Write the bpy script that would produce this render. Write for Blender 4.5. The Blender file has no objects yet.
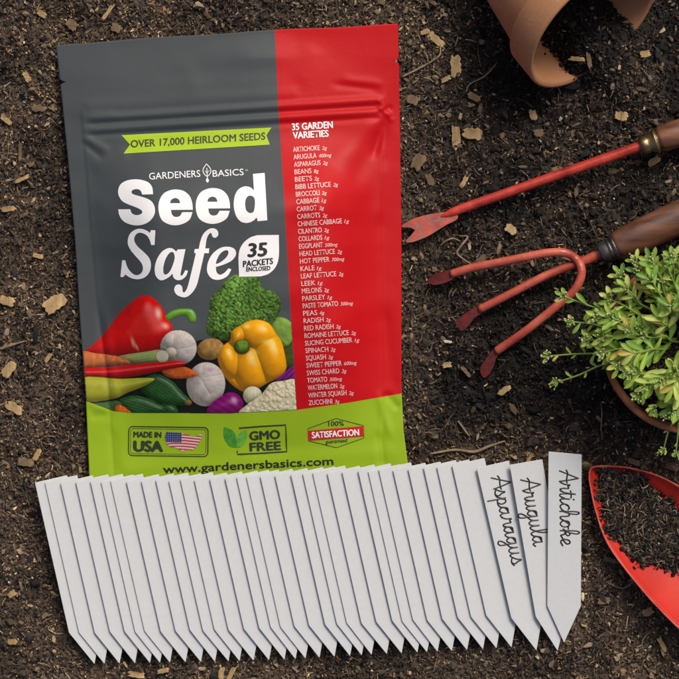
import bpy, bmesh, math, random
import numpy as np
from mathutils import Vector, Matrix
from mathutils.geometry import tessellate_polygon

random.seed(7); RNG = np.random.default_rng(7)
PX = 0.0006          # metres per photograph pixel at soil level (frame is about 0.41 m wide)
CH = 2400.0          # camera height in the same pixel units
CX = CY = 339.5
scene = bpy.context.scene
COL = scene.collection

# ------------------------------------------------------------------ helpers
def W(p):
    """(x right, y down, z up) in working units -> metres. x, y are where the point is seen from above."""
    p = np.asarray(p, dtype=np.float64).reshape(-1, 3)
    k = 1 - p[:, 2] / CH
    o = np.empty_like(p)
    o[:, 0] = (p[:, 0] - CX) * k * PX
    o[:, 1] = -(p[:, 1] - CY) * k * PX
    o[:, 2] = p[:, 2] * PX
    return o

def W1(x, y, z=0): return Vector(W([(x, y, z)])[0])

def lin(r, g, b):
    def f(c):
        c /= 255.0
        return c / 12.92 if c <= .04045 else ((c + .055) / 1.055) ** 2.4
    return (f(r), f(g), f(b))

def tag(o, label=None, cat=None, group=None, kind=None):
    if label: o['label'] = label
    if cat: o['category'] = cat
    if group: o['group'] = group
    if kind: o['kind'] = kind
    return o

def thing(name, base, label, cat, group=None):
    o = bpy.data.objects.new(name, None); o.empty_display_size = .01
    COL.objects.link(o); o.location = W1(*base)
    o['wx'], o['wy'], o['wz'] = o.location
    v = Vector(o.location)
    del o['wx'], o['wy'], o['wz']
    BASE[o] = v
    return tag(o, label, cat, group)
BASE = {}

def mesh_obj(name, V, F, mat, parent=None, smooth=True, cols=None, fattr=None, world=False, offset_parent=True):
    """V in working units (or metres when world). F: array or list of faces."""
    V = np.asarray(V, dtype=np.float64).reshape(-1, 3)
    Wv = V if world else W(V)
    if parent is not None:
        root = parent
        while root.parent: root = root.parent
        b = BASE.get(root)
        if b is None: b = BASE.get(parent, Vector((0, 0, 0)))
        loc = None
    else:
        b = Vector(((Wv[:, 0].min() + Wv[:, 0].max()) / 2, (Wv[:, 1].min() + Wv[:, 1].max()) / 2, Wv[:, 2].min()))
        loc = b
    Wv = Wv - np.array(b)
    me = bpy.data.meshes.new(name)
    if isinstance(F, np.ndarray):
        n, k = F.shape
        me.vertices.add(len(Wv)); me.vertices.foreach_set('co', Wv.astype(np.float32).ravel())
        me.loops.add(n * k); me.loops.foreach_set('vertex_index', F.astype(np.int32).ravel())
        me.polygons.add(n); me.polygons.foreach_set('loop_start', np.arange(0, n * k, k, dtype=np.int32))
        me.update(calc_edges=True)
    else:
        me.from_pydata([tuple(v) for v in Wv], [], F); me.update()
    me.validate()
    me.polygons.foreach_set('use_smooth', np.full(len(me.polygons), smooth))
    if cols is not None:
        a = me.color_attributes.new('col', 'FLOAT_COLOR', 'POINT')
        c = np.ones((len(Wv), 4), dtype=np.float32); c[:, :cols.shape[1]] = cols
        a.data.foreach_set('color', c.ravel())
    for k_, v_ in (fattr or {}).items():
        a = me.attributes.new(k_, 'FLOAT', 'POINT'); a.data.foreach_set('value', np.asarray(v_, dtype=np.float32))
    if mat: me.materials.append(mat)
    o = bpy.data.objects.new(name, me); COL.objects.link(o)
    if parent is not None: o.parent = parent
    else:
        o.location = loc; BASE[o] = Vector(loc)
    return o

class MB:
    def __init__(s): s.V = []; s.F = []
    def add(s, V, F):
        n = len(s.V); s.V += [tuple(v) for v in V]; s.F += [[i + n for i in f] for f in F]; return s
    def obj(s, name, mat, parent=None, **k): return mesh_obj(name, s.V, s.F, mat, parent, **k)

def spline(pts, closed=False, sub=8):
    """Catmull-Rom through points; a point with trailing 'c' flag is a corner (closed outlines)."""
    P = [np.array(p[:-1] if p[-1] == 'c' else p, float) for p in pts]
    corner = [p[-1] == 'c' for p in pts]
    n = len(P); out = []
    segs = n if closed else n - 1
    for i in range(segs):
        p1, p2 = P[i], P[(i + 1) % n]
        p0 = P[i - 1] if (closed or i > 0) else 2 * p1 - p2
        p3 = P[(i + 2) % n] if (closed or i + 2 < n) else 2 * p2 - p1
        if corner[i]: p0 = 2 * p1 - p2
        if corner[(i + 1) % n]: p3 = 2 * p2 - p1
        if corner[i] and corner[(i + 1) % n]:
            out.append(p1); continue
        for k in range(sub):
            t = k / sub
            out.append(.5 * ((2 * p1) + (-p0 + p2) * t + (2 * p0 - 5 * p1 + 4 * p2 - p3) * t * t + (-p0 + 3 * p1 - 3 * p2 + p3) * t ** 3))
    if not closed: out.append(P[-1])
    return np.array(out)

def tube(pts, rad, seg=10, sub=6, cap=True, flat=1.0):
    P = spline([tuple(p) for p in pts], sub=sub)
    n = len(P)
    r = np.interp(np.linspace(0, 1, n), np.linspace(0, 1, len(rad)), rad) if hasattr(rad, '__len__') else np.full(n, rad)
    V = []; F = []; up0 = Vector((0, 0, 1))
    for i in range(n):
        t = Vector(P[min(i + 1, n - 1)] - P[max(i - 1, 0)]).normalized()
        a = t.cross(up0)
        if a.length < 1e-3: a = Vector((1, 0, 0))
        a.normalize(); b = a.cross(t).normalized()
        for k in range(seg):
            an = 2 * math.pi * k / seg
            V.append(tuple(Vector(P[i]) + a * math.cos(an) * r[i] + b * math.sin(an) * r[i] * flat))
    for i in range(n - 1):
        for k in range(seg):
            F.append([i * seg + k, i * seg + (k + 1) % seg, (i + 1) * seg + (k + 1) % seg, (i + 1) * seg + k])
    if cap:
        F.append(list(range(seg))[::-1]); F.append([(n - 1) * seg + k for k in range(seg)])
    return V, F

def lathe(profile, center, axis, seg=64, closed=False):
    """profile [(t along axis, r)], center in working units (true, after compensation), axis vec (x, ydown, z)."""
    d = Vector(axis).normalized()
    a = d.cross(Vector((0, 0, 1)))
    if a.length < 1e-3: a = Vector((1, 0, 0))
    a.normalize(); b = d.cross(a).normalized()
    c = Vector(center); V = []; F = []; n = len(profile)
    for (t, r) in profile:
        for k in range(seg):
            an = 2 * math.pi * k / seg
            V.append(tuple(c + d * t + a * math.cos(an) * r + b * math.sin(an) * r))
    m = n if closed else n - 1
    for i in range(m):
        j = (i + 1) % n
        for k in range(seg):
            F.append([i * seg + k, j * seg + k, j * seg + (k + 1) % seg, i * seg + (k + 1) % seg])
    return V, F

def sm(t): t = np.clip(t, 0, 1); return t * t * (3 - 2 * t)

_ng = {}
def vn(x, y, wl, seed):
    """smooth value noise in [-1, 1]"""
    if seed not in _ng: _ng[seed] = np.random.default_rng(seed).uniform(-1, 1, (257, 257))
    g = _ng[seed]
    u = np.asarray(x, float) / wl + 1000.37; v = np.asarray(y, float) / wl + 1000.71
    i = np.floor(u).astype(int); j = np.floor(v).astype(int)
    fu = u - i; fv = v - j; fu = fu * fu * (3 - 2 * fu); fv = fv * fv * (3 - 2 * fv)
    i0 = i % 256; j0 = j % 256; i1 = (i0 + 1) % 256; j1 = (j0 + 1) % 256
    return (g[i0, j0] * (1 - fu) + g[i1, j0] * fu) * (1 - fv) + (g[i0, j1] * (1 - fu) + g[i1, j1] * fu) * fv

# ------------------------------------------------------------------ materials
def new_mat(name):
    m = bpy.data.materials.new(name); m.use_nodes = True
    nt = m.node_tree; b = nt.nodes['Principled BSDF']
    return m, nt, b

def mat(name, col, rough=.5, metal=0, var=.12, scale=60, bump=0, bscale=400, coat=0, spec=.5, col2=None, detail=6, stretch=None, sheen=0, rvar=0):
    m, nt, b = new_mat(name); N = nt.nodes; L = nt.links
    tc = N.new('ShaderNodeTexCoord'); mp = N.new('ShaderNodeMapping'); L.new(tc.outputs['Object'], mp.inputs[0])
    if stretch:
        mp.inputs['Rotation'].default_value[2] = stretch[0]; mp.inputs['Scale'].default_value = stretch[1]
    nz = N.new('ShaderNodeTexNoise'); nz.inputs['Scale'].default_value = scale; nz.inputs['Detail'].default_value = detail
    L.new(mp.outputs[0], nz.inputs['Vector'])
    rp = N.new('ShaderNodeValToRGB'); L.new(nz.outputs[0], rp.inputs[0])
    c2 = col2 or tuple(c * (1 - 2 * var) for c in col)
    c1 = tuple(min(1, c * (1 + var)) for c in col) if not col2 else col
    rp.color_ramp.elements[0].position = .32; rp.color_ramp.elements[1].position = .68
    rp.color_ramp.elements[0].color = (*c2, 1); rp.color_ramp.elements[1].color = (*c1, 1)
    L.new(rp.outputs[0], b.inputs['Base Color'])
    b.inputs['Roughness'].default_value = rough; b.inputs['Metallic'].default_value = metal
    b.inputs['Specular IOR Level'].default_value = spec
    b.inputs['Coat Weight'].default_value = coat; b.inputs['Coat Roughness'].default_value = .15
    if rvar:
        mr = N.new('ShaderNodeMapRange'); L.new(nz.outputs[0], mr.inputs[0])
        mr.inputs[3].default_value = rough - rvar; mr.inputs[4].default_value = rough + rvar
        L.new(mr.outputs[0], b.inputs['Roughness'])
    if bump:
        n2 = N.new('ShaderNodeTexNoise'); n2.inputs['Scale'].default_value = bscale; n2.inputs['Detail'].default_value = 5
        L.new(mp.outputs[0], n2.inputs['Vector'])
        bp = N.new('ShaderNodeBump'); bp.inputs['Strength'].default_value = bump; bp.inputs['Distance'].default_value = .0006
        L.new(n2.outputs[0], bp.inputs['Height']); L.new(bp.outputs[0], b.inputs['Normal'])
    return m

def worn(m, rust=(.095, .042, .028), amount=.40, scale=140, rough=.7):
    nt = m.node_tree; N = nt.nodes; L = nt.links; b = N['Principled BSDF']
    src = b.inputs['Base Color'].links[0].from_socket
    tc = N.new('ShaderNodeTexCoord'); n1 = N.new('ShaderNodeTexNoise'); n1.inputs['Scale'].default_value = scale; n1.inputs['Detail'].default_value = 9; n1.inputs['Roughness'].default_value = .68
    L.new(tc.outputs['Object'], n1.inputs['Vector'])
    rp = N.new('ShaderNodeValToRGB'); rp.color_ramp.elements[0].position = amount; rp.color_ramp.elements[1].position = amount + .07
    rp.color_ramp.elements[0].color = (1, 1, 1, 1); rp.color_ramp.elements[1].color = (0, 0, 0, 1); L.new(n1.outputs[0], rp.inputs[0])
    mx = N.new('ShaderNodeMix'); mx.data_type = 'RGBA'; L.new(rp.outputs[0], mx.inputs[0]); L.new(src, mx.inputs[6]); mx.inputs[7].default_value = (*rust, 1)
    L.new(mx.outputs[2], b.inputs['Base Color'])
    for l in list(b.inputs['Roughness'].links): L.remove(l)
    mr = N.new('ShaderNodeMapRange'); L.new(rp.outputs[0], mr.inputs[0]); mr.inputs[3].default_value = b.inputs['Roughness'].default_value; mr.inputs[4].default_value = rough
    L.new(mr.outputs[0], b.inputs['Roughness'])

def mat_attr(name, rough=.8, spec=.3, bump=0, bscale=900, trans=0):
    m, nt, b = new_mat(name); N = nt.nodes; L = nt.links
    a = N.new('ShaderNodeAttribute'); a.attribute_name = 'col'
    L.new(a.outputs['Color'], b.inputs['Base Color'])
    b.inputs['Roughness'].default_value = rough; b.inputs['Specular IOR Level'].default_value = spec
    if trans:
        b.inputs['Subsurface Weight'].default_value = 0
    if bump:
        tc = N.new('ShaderNodeTexCoord'); n2 = N.new('ShaderNodeTexNoise'); n2.inputs['Scale'].default_value = bscale; n2.inputs['Detail'].default_value = 6
        L.new(tc.outputs['Object'], n2.inputs['Vector'])
        bp = N.new('ShaderNodeBump'); bp.inputs['Strength'].default_value = bump; bp.inputs['Distance'].default_value = .0005
        L.new(n2.outputs[0], bp.inputs['Height']); L.new(bp.outputs[0], b.inputs['Normal'])
    return m

EXPO = 1.18     # expected display brightness of a white surface: print colours below are display colours / this
def ink(r, g, b, k=EXPO): return tuple(min(.95, c / k) for c in lin(r, g, b))

M = {}
GREY = ink(76, 82, 85); RED = (.50, .004, .008); GREEN = ink(152, 186, 34)
M['white_ink'] = mat('white_ink', (.86, .87, .88), rough=.52, spec=.3, var=.01)
M['black_ink'] = mat('black_ink', (.012, .012, .012), rough=.5, var=.05)
M['dark_ink'] = mat('dark_ink', (.03, .035, .02), rough=.5, var=.05)
M['pink_ink'] = mat('pink_ink', (.78, .52, .50), rough=.45, var=.02)
M['lime_ink'] = mat('lime_ink', ink(178, 212, 30), rough=.52, spec=.3, var=.02)
M['seal_red_ink'] = mat('seal_red_ink', ink(205, 35, 35), rough=.52, spec=.3, var=.02)
M['leaf_ink'] = mat('leaf_ink', ink(70, 150, 50), rough=.52, spec=.3, var=.15, scale=300)
M['leaf_light_ink'] = mat('leaf_light_ink', ink(105, 178, 60), rough=.52, spec=.3, var=.15, scale=300)
M['pvc'] = mat('white_pvc', (.575, .602, .617), rough=.5, var=.012, scale=300, bump=.03, bscale=1500, spec=.4)
M['marker_ink'] = mat('marker_ink', (.012, .012, .013), rough=.35, var=.05)

# ------------------------------------------------------------------ pouch geometry
def eL(y): return np.interp(y, [30, 45, 100, 160, 240, 320, 400, 480, 520], [54.5, 56, 62, 68, 75, 80, 86, 89.5, 92])
def eR(y): return np.interp(y, [20, 24, 60, 125, 232, 390, 430, 465, 520], [397.5, 398, 399, 400, 401.5, 401.5, 403.5, 408, 412])
def eT(u): return 45 - 21 * u - 1.6 * np.sin(np.pi * u) + 0.5 * np.sin(u * 17)
def eB(u): return 520 - 13 * u
def pouch_xy(u, v):
    x0 = 56 + 342 * u
    y = eT(u) + (eB(u) - eT(u)) * v
    l = eL(y + 21 * u * (1 - v)); r = eR(y - 21 * (1 - u) * (1 - v) * .0)
    # tear notches
    return l + (r - l) * u, y
def base_under_markers(y): return 5 + (665 - y) / 185 * 14

WR = [  # wrinkles: x0, y0, x1, y1, height, sigma
    (84, 118, 384, 99, 2.6, 3.0), (84, 124.5, 384, 105.5, -2.3, 2.0), (84, 130, 384, 111, 2.6, 2.6), (84, 136, 384, 117.5, -2.0, 2.0),
    (82, 106, 300, 92, 1.3, 4), (110, 113, 386, 94, -1.2, 2.5), (83, 137, 110, 152, 2.2, 3), (82, 141, 104, 160, -1.8, 2.4),
    (330, 84, 382, 90, -1.6, 2.5), (340, 79, 385, 84, 1.3, 3), (385, 118, 372, 160, -3.2, 3), (380, 116, 335, 166, 3.0, 9),
    (386, 122, 350, 190, -2.6, 7), (385, 160, 378, 225, 2.0, 4), (377, 106, 392, 116, 2.4, 1.8), (378, 114, 392, 106, -2.2, 1.8),
    (376, 98, 388, 110, 1.8, 1.6), (384, 112, 394, 122, 1.5, 1.6), (381, 300, 395, 400, -2.2, 6), (377, 390, 392, 440, 2.2, 3.0), (384, 392, 400, 410, -2.5, 3),
    (98, 300, 112, 420, -2.0, 2.6), (104, 300, 119, 425, 1.6, 3.4), (87, 402, 112, 414, 1.8, 3), (90, 418, 112, 412, -1.5, 3),
    (92, 170, 130, 150, 2.0, 7), (100, 190, 105, 260, 2.4, 9), (230, 60, 330, 55, 1.4, 8), (150, 75, 290, 66, -1.2, 7),
    (120, 470, 400, 452, 1.3, 6), (378, 430, 382, 470, -2.2, 3), (112, 425, 116, 480, -2.0, 3.5), (290, 175, 360, 215, 1.4, 14),
    (130, 250, 240, 235, 1.6, 16), (320, 330, 395, 290, 1.6, 12), (345, 250, 378, 330, -1.4, 9), (180, 60, 200, 95, .9, 8), (300, 84, 316, 45, .9, 7),
]
def hp(x, y):
    x = np.asarray(x, float); y = np.asarray(y, float)
    u = np.clip((x - eL(y)) / (eR(y) - eL(y)), 0, 1)
    dl = x - eL(y); dr = eR(y) - x; dt = y - eT(u); db = eB(u) - y
    ls = np.interp(y, [140, 220, 300, 370, 430, 520], [18, 17, 19, 24, 25, 27])
    rs = np.interp(y, [110, 200, 300, 390, 440, 520], [14, 20, 18, 17, 24, 26])
    b = sm((dl - ls) / 70) ** .8 * sm((dr - rs) / 70) ** .8 * sm((dt - 96) / 90) * sm((db - 40) / 150)
    z = 11 + 30 * b
    z = z + .9 * sm((dl - ls + 1.5) / 3) * sm((dr - rs + 1.5) / 3) * sm((dt - 62) / 12)
    lump = vn(x, y, 46, 11) * 2.3 + vn(x, y, 22, 12) * .8 + vn(x, y, 85, 13) * 4.0
    z = z + lump * (.12 + .88 * b)
    z = z + vn(x * .35, y, 17, 14) * .35 * sm(dt / 10)
    z = z + 9 * np.sin(np.pi * u) * sm(dt / 75) * sm(db / 260)
    z = z + 3.5 * np.exp(-((x - 250 - .2 * (y - 60)) / 42) ** 2) * np.exp(-((y - 45) / 40) ** 2) * sm(dt / 30)
    for (x0, y0, x1, y1, a, s) in WR:
        dx, dy = x1 - x0, y1 - y0; L2 = dx * dx + dy * dy
        t = ((x - x0) * dx + (y - y0) * dy) / L2; tc = np.clip(t, 0, 1)
        d2 = (x - x0 - tc * dx) ** 2 + (y - y0 - tc * dy) ** 2
        taper = sm((t + .05) / .28) * sm((1.05 - t) / .28) if L2 < 20000 else sm((t + .01) / .05) * sm((1.01 - t) / .05)
        z = z + a * .62 * np.exp(-d2 / (2 * s * s)) * taper
    cap = base_under_markers(y) - 3.2
    k = sm((y - 440) / 28)
    z = np.where(z > cap, z * (1 - k) + cap * k, z)
    z = np.where(y > 470, np.minimum(z, cap), z)
    return z

def drape(V2, off): 
    V2 = np.asarray(V2, float)
    return np.column_stack([V2[:, 0], V2[:, 1], hp(V2[:, 0], V2[:, 1]) + off])

def slice_tris(V2, F, step):
    bm = bmesh.new()
    vs = [bm.verts.new((x, y, 0)) for x, y in V2]
    for f in F:
        try: bm.faces.new([vs[i] for i in f])
        except ValueError: pass
    xs = np.arange(math.floor(min(v[0] for v in V2) / step) * step, max(v[0] for v in V2), step)
    ys = np.arange(math.floor(min(v[1] for v in V2) / step) * step, max(v[1] for v in V2), step)
    for x in xs: bmesh.ops.bisect_plane(bm, geom=bm.verts[:] + bm.edges[:] + bm.faces[:], plane_co=(x, 0, 0), plane_no=(1, 0, 0), dist=1e-5)
    for y in ys: bmesh.ops.bisect_plane(bm, geom=bm.verts[:] + bm.edges[:] + bm.faces[:], plane_co=(0, y, 0), plane_no=(0, 1, 0), dist=1e-5)
    bm.verts.index_update()
    V = [(v.co.x, v.co.y) for v in bm.verts]; Fo = [[v.index for v in f.verts] for f in bm.faces]
    bm.free(); return V, Fo

class Print:
    """flat printed shapes collected in the plane, then laid on the pouch film"""
    def __init__(s): s.V = []; s.F = []; s.Z = []
    def add(s, V, F, z=0.0):
        n = len(s.V); s.V += [(float(a[0]), float(a[1])) for a in V]; s.F += [[i + n for i in f] for f in F]; s.Z += [z] * len(V)
    def poly(s, outer, holes=()):
        loops = [[Vector((p[0], p[1], 0)) for p in l] for l in [outer, *holes]]
        tris = tessellate_polygon(loops)
        s.add([p for l in [outer, *holes] for p in l], [list(t) for t in tris])
    def stroke(s, pts, w, closed=False):
        P = np.array(pts, float); n = len(P)
        if closed: P = np.vstack([P, P[:1]]); n += 1
        T = np.gradient(P, axis=0); 
        if closed: T[0] = T[-1] = (P[1] - P[-2])
        T /= np.maximum(np.linalg.norm(T, axis=1)[:, None], 1e-6)
        Nn = np.column_stack([-T[:, 1], T[:, 0]])
        a = P + Nn * w / 2; b = P - Nn * w / 2
        s.add(np.vstack([a, b]), [[i, i + 1, n + i + 1, n + i] for i in range(n - 1)])
    def obj(s, name, m, parent, off=.35, step=None, zf=None, label=None):
        V, F = (s.V, s.F) if step is None else slice_tris(s.V, s.F, step)
        V3 = drape(V, off)
        if step is None: V3[:, 2] += np.array(s.Z)
        # make faces look up
        F2 = []
        for f in F:
            area = 0
            for i in range(len(f)):
                a = V3[f[i]]; b = V3[f[(i + 1) % len(f)]]; area += a[0] * b[1] - b[0] * a[1]
            F2.append(f if area < 0 else f[::-1])
        o = mesh_obj(name, V3, F2, m, parent)
        if label: o['label'] = label
        return o

_tc = {}
def text_shape(s, bold=0, shear=0, spacing=1.0):
    key = (s, bold, shear, spacing)
    if key in _tc: return _tc[key]
    cu = bpy.data.curves.new('t', 'FONT'); cu.body = s; cu.size = 1; cu.offset = bold; cu.shear = shear; cu.resolution_u = 3; cu.fill_mode = 'FRONT'
    cu.space_character = spacing
    ob = bpy.data.objects.new('t', cu); COL.objects.link(ob)
    dg = bpy.context.evaluated_depsgraph_get()
    me = bpy.data.meshes.new_from_object(ob.evaluated_get(dg))
    V = np.array([v.co[:2] for v in me.vertices]); F = [list(p.vertices) for p in me.polygons]
    bpy.data.objects.remove(ob); bpy.data.curves.remove(cu); bpy.data.meshes.remove(me)
    _tc[key] = (V, F); return V, F
CAP = None
def put_text(pr, s, x, y, w, h, ang=-3.5, bold=0, shear=0, lean=0.0, spacing=1.0):
    """x, y: left end of the base line; w: width (None keeps proportion); h: capital height. Returns the width used."""
    global CAP
    if CAP is None:
        v, _ = text_shape('H'); CAP = v[:, 1].max()
    V, F = text_shape(s, 0, shear, spacing)
    V = V.copy(); x0 = V[:, 0].min(); ww = V[:, 0].max() - x0
    sy = h / (CAP + 2 * bold); sx = (w / ww) if w else sy * .92
    V[:, 0] = (V[:, 0] - x0) * sx; V[:, 1] = (V[:, 1] + bold) * sy
    a = math.radians(ang); c, sn = math.cos(a), math.sin(a)
    X = x + V[:, 0] * c + V[:, 1] * sn - lean * V[:, 1]
    Y = y + V[:, 0] * sn - V[:, 1] * c
    bx = bold * sy; k = 0
    for ox, oy in (((0, 0),) if not bold else ((0, 0), (-bx, 0), (bx, 0), (0, bx * .6), (0, -bx * .6))):
        pr.add(np.column_stack([X + ox, Y + oy]), F, k * .035); k += 1
    return ww * sx

# ------------------------------------------------------------------ seed pouch
pouch = thing('seed_pouch', (235, 290, 9), 'grey, red and green resealable foil seed pouch lying flat on the soil', 'seed pouch')
NU, NV = 250, 350
uu, vv = np.meshgrid(np.linspace(0, 1, NU), np.linspace(0, 1, NV), indexing='ij')
ux, uy = pouch_xy(uu, vv)
# tear notches cut in both side seals
for (ny, side) in ((82, 0), (61, 1)):
    d = np.exp(-((uy - ny) / 1.3) ** 2)
    if side == 0: ux = ux + 6 * d * np.clip(1 - (ux - eL(uy)) / 12, 0, 1)
    else: ux = ux - 6 * d * np.clip(1 - (eR(uy) - ux) / 12, 0, 1)
uz = hp(ux, uy)
Vt = np.column_stack([ux.ravel(), uy.ravel(), uz.ravel()])
rim = np.minimum(np.minimum(uu, 1 - uu) * 60, np.minimum(vv, 1 - vv) * 80)
zb = np.minimum(uz - 1.2, 9.0)
Vb = np.column_stack([ux.ravel(), uy.ravel(), zb.ravel()])
idx = np.arange(NU * NV).reshape(NU, NV)
q = np.stack([idx[:-1, :-1], idx[:-1, 1:], idx[1:, 1:], idx[1:, :-1]], -1).reshape(-1, 4)
n0 = NU * NV
def ring():
    a = list(idx[:, 0]) + list(idx[-1, 1:]) + list(idx[-2::-1, -1]) + list(idx[0, -2:0:-1]); return np.array(a)
rg = ring(); rg2 = np.roll(rg, -1)
side = np.stack([rg, rg2, rg2 + n0, rg + n0], -1)
Fp = np.vstack([q, q[:, ::-1] + n0, side])
Vp = np.vstack([Vt, Vb])
redline = np.interp(uy, [20, 33, 100, 180, 300, 410, 520], [274.5, 275, 278, 283, 290, 297, 304])
greenline = np.interp(ux, [80, 89, 113, 131, 230, 297, 350, 402, 420], [400.5, 402, 411, 413, 413.5, 410, 402.5, 393.5, 391])
fr = np.concatenate([(ux - redline).ravel()] * 2); fg = np.concatenate([(uy - greenline).ravel()] * 2)

m, nt, b = new_mat('pouch_film'); N = nt.nodes; L = nt.links
def attr(nm): a = N.new('ShaderNodeAttribute'); a.attribute_name = nm; return a.outputs['Fac']
def step_(src):
    mr = N.new('ShaderNodeMapRange'); mr.inputs[1].default_value = -.35; mr.inputs[2].default_value = .35; L.new(src, mr.inputs[0]); return mr.outputs[0]
def rgbmix(f, c1, c2):
    mx = N.new('ShaderNodeMix'); mx.data_type = 'RGBA'; L.new(f, mx.inputs[0])
    for s_, c in ((6, c1), (7, c2)):
        if isinstance(c, tuple): mx.inputs[s_].default_value = (*c, 1)
        else: L.new(c, mx.inputs[s_])
    return mx.outputs[2]
tc = N.new('ShaderNodeTexCoord'); nz = N.new('ShaderNodeTexNoise'); nz.inputs['Scale'].default_value = 18; nz.inputs['Detail'].default_value = 4
L.new(tc.outputs['Object'], nz.inputs['Vector'])
g1 = rgbmix(nz.outputs[0], tuple(c * .93 for c in GREY), tuple(c * 1.08 for c in GREY))
r1 = rgbmix(nz.outputs[0], tuple(c * .95 for c in RED), tuple(c * 1.03 for c in RED))
n1 = rgbmix(nz.outputs[0], tuple(c * .93 for c in GREEN), tuple(c * 1.07 for c in GREEN))
cc = rgbmix(step_(attr('red_side')), g1, r1); cc = rgbmix(step_(attr('green_side')), cc, n1)
L.new(cc, b.inputs['Base Color']); b.inputs['Roughness'].default_value = .47; b.inputs['Specular IOR Level'].default_value = .19
n2 = N.new('ShaderNodeTexNoise'); n2.inputs['Scale'].default_value = 70; n2.inputs['Detail'].default_value = 3; n2.inputs['Distortion'].default_value = .8
L.new(tc.outputs['Object'], n2.inputs['Vector'])
bp = N.new('ShaderNodeBump'); bp.inputs['Strength'].default_value = .16; bp.inputs['Distance'].default_value = .001
L.new(n2.outputs[0], bp.inputs['Height']); L.new(bp.outputs[0], b.inputs['Normal'])
M['pouch'] = m
film = mesh_obj('pouch_film', Vp, Fp, M['pouch'], pouch, fattr={'red_side': fr, 'green_side': fg})

# --- title lettering traced as outlines
def zp(pts, ox, oy, s):
    return [((ox + p[0] / s), (oy + p[1] / s), 'c') if len(p) == 3 else ((ox + p[0] / s), (oy + p[1] / s)) for p in pts]
def outl(pts, ox, oy, s, sub=5): return spline(zp(pts, ox, oy, s), closed=True, sub=sub)
S1 = 7.544
title = Print()
title.poly(outl([(325, 183, 'c'), (318, 130), (290, 94), (240, 75), (185, 70), (125, 80), (80, 108), (62, 150), (65, 190), (90, 232), (130, 256), (172, 272), (215, 290), (238, 305), (243, 322), (225, 336), (195, 340), (165, 326), (152, 296, 'c'), (62, 297, 'c'), (70, 340), (100, 385), (150, 410), (205, 418), (260, 408), (305, 380), (335, 335), (338, 285), (318, 242), (280, 216), (225, 198), (178, 184), (162, 168), (172, 151), (202, 144), (230, 155), (243, 185, 'c')], 110, 170, S1))
E_out = [(625, 300, 'c'), (460, 301, 'c'), (466, 332), (482, 350), (505, 354), (528, 345), (545, 318, 'c'), (622, 318, 'c'), (603, 370), (560, 402), (500, 417), (440, 408), (390, 375), (367, 310), (370, 240), (400, 182), (450, 154), (500, 147), (555, 158), (600, 195), (620, 248)]
E_in = [(453, 250, 'c'), (462, 225), (490, 211), (518, 222), (530, 250, 'c')]
for dx, dy in ((0, 0), (37.3, -1.4)):
    title.poly(outl(E_out, 110 + dx, 170 + dy, S1), [outl(E_in, 110 + dx, 170 + dy, S1)])
title.poly(outl([(475, 105, 'c'), (563, 97, 'c'), (583, 455, 'c'), (510, 462, 'c'), (503, 432, 'c'), (478, 458), (430, 475), (380, 462), (345, 415), (330, 340), (340, 265), (370, 218), (415, 199), (455, 206), (482, 230, 'c')], 190, 160, S1),
           [outl([(490, 330), (486, 290), (466, 271), (440, 272), (421, 295), (416, 340), (426, 382), (452, 400), (480, 388)], 190, 160, S1)])
S2 = 8.4875
title.poly(outl([(385, 88, 'c'), (378, 212, 'c'), (350, 212, 'c'), (335, 165), (310, 130), (270, 110), (235, 112), (210, 140), (208, 180), (235, 225), (290, 275), (330, 320), (347, 370), (340, 430), (305, 480), (250, 502), (195, 498), (155, 480), (130, 462, 'c'), (112, 485, 'c'), (88, 483, 'c'), (103, 342, 'c'), (130, 342, 'c'), (145, 395), (175, 440), (215, 467), (250, 462), (275, 435), (278, 395), (260, 355), (215, 305), (175, 255), (152, 205), (155, 150), (180, 105), (225, 78), (270, 75), (315, 92), (337, 110, 'c'), (350, 85, 'c')], 110, 220, S2))
title.poly(outl([(575, 250, 'c'), (640, 248, 'c'), (602, 440), (600, 468), (615, 468), (640, 425, 'c'), (662, 432, 'c'), (645, 475), (610, 505), (570, 510), (540, 490), (530, 455, 'c'), (500, 485), (450, 510), (415, 505), (385, 465), (380, 400), (400, 330), (440, 270), (490, 240), (530, 242), (562, 268, 'c')], 110, 220, S2),
           [outl([(545, 290), (530, 271), (500, 285), (470, 335), (453, 400), (455, 450), (475, 463), (505, 440), (530, 390), (548, 330)], 110, 220, S2)])
S3 = 6.1727
title.poly(outl([(90, 180, 'c'), (116, 178, 'c'), (126, 130), (145, 85), (175, 58), (205, 51), (230, 64), (236, 92), (220, 109), (202, 104), (194, 84), (184, 82), (166, 112), (156, 176, 'c'), (180, 175, 'c'), (178, 205, 'c'), (150, 205, 'c'), (124, 320), (104, 400), (74, 450), (37, 476), (0, 472), (-26, 455), (-36, 427), (-24, 402), (0, 399), (14, 416), (16, 440), (28, 446), (46, 415), (66, 340), (98, 205, 'c'), (88, 205, 'c')], 180, 220, S3))
title.poly(outl([(318, 305, 'c'), (290, 348), (240, 369), (195, 360), (168, 320), (172, 265), (200, 210), (250, 172), (300, 165), (337, 180), (345, 214), (320, 250), (270, 275), (221, 290, 'c'), (226, 322), (247, 338), (275, 325), (300, 298, 'c')], 180, 220, S3),
           [outl([(223, 270), (258, 255), (290, 225), (299, 196), (284, 186), (254, 202), (232, 235)], 180, 220, S3)])
title.obj('title_lettering', M['white_ink'], pouch, .35, step=5)

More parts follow.
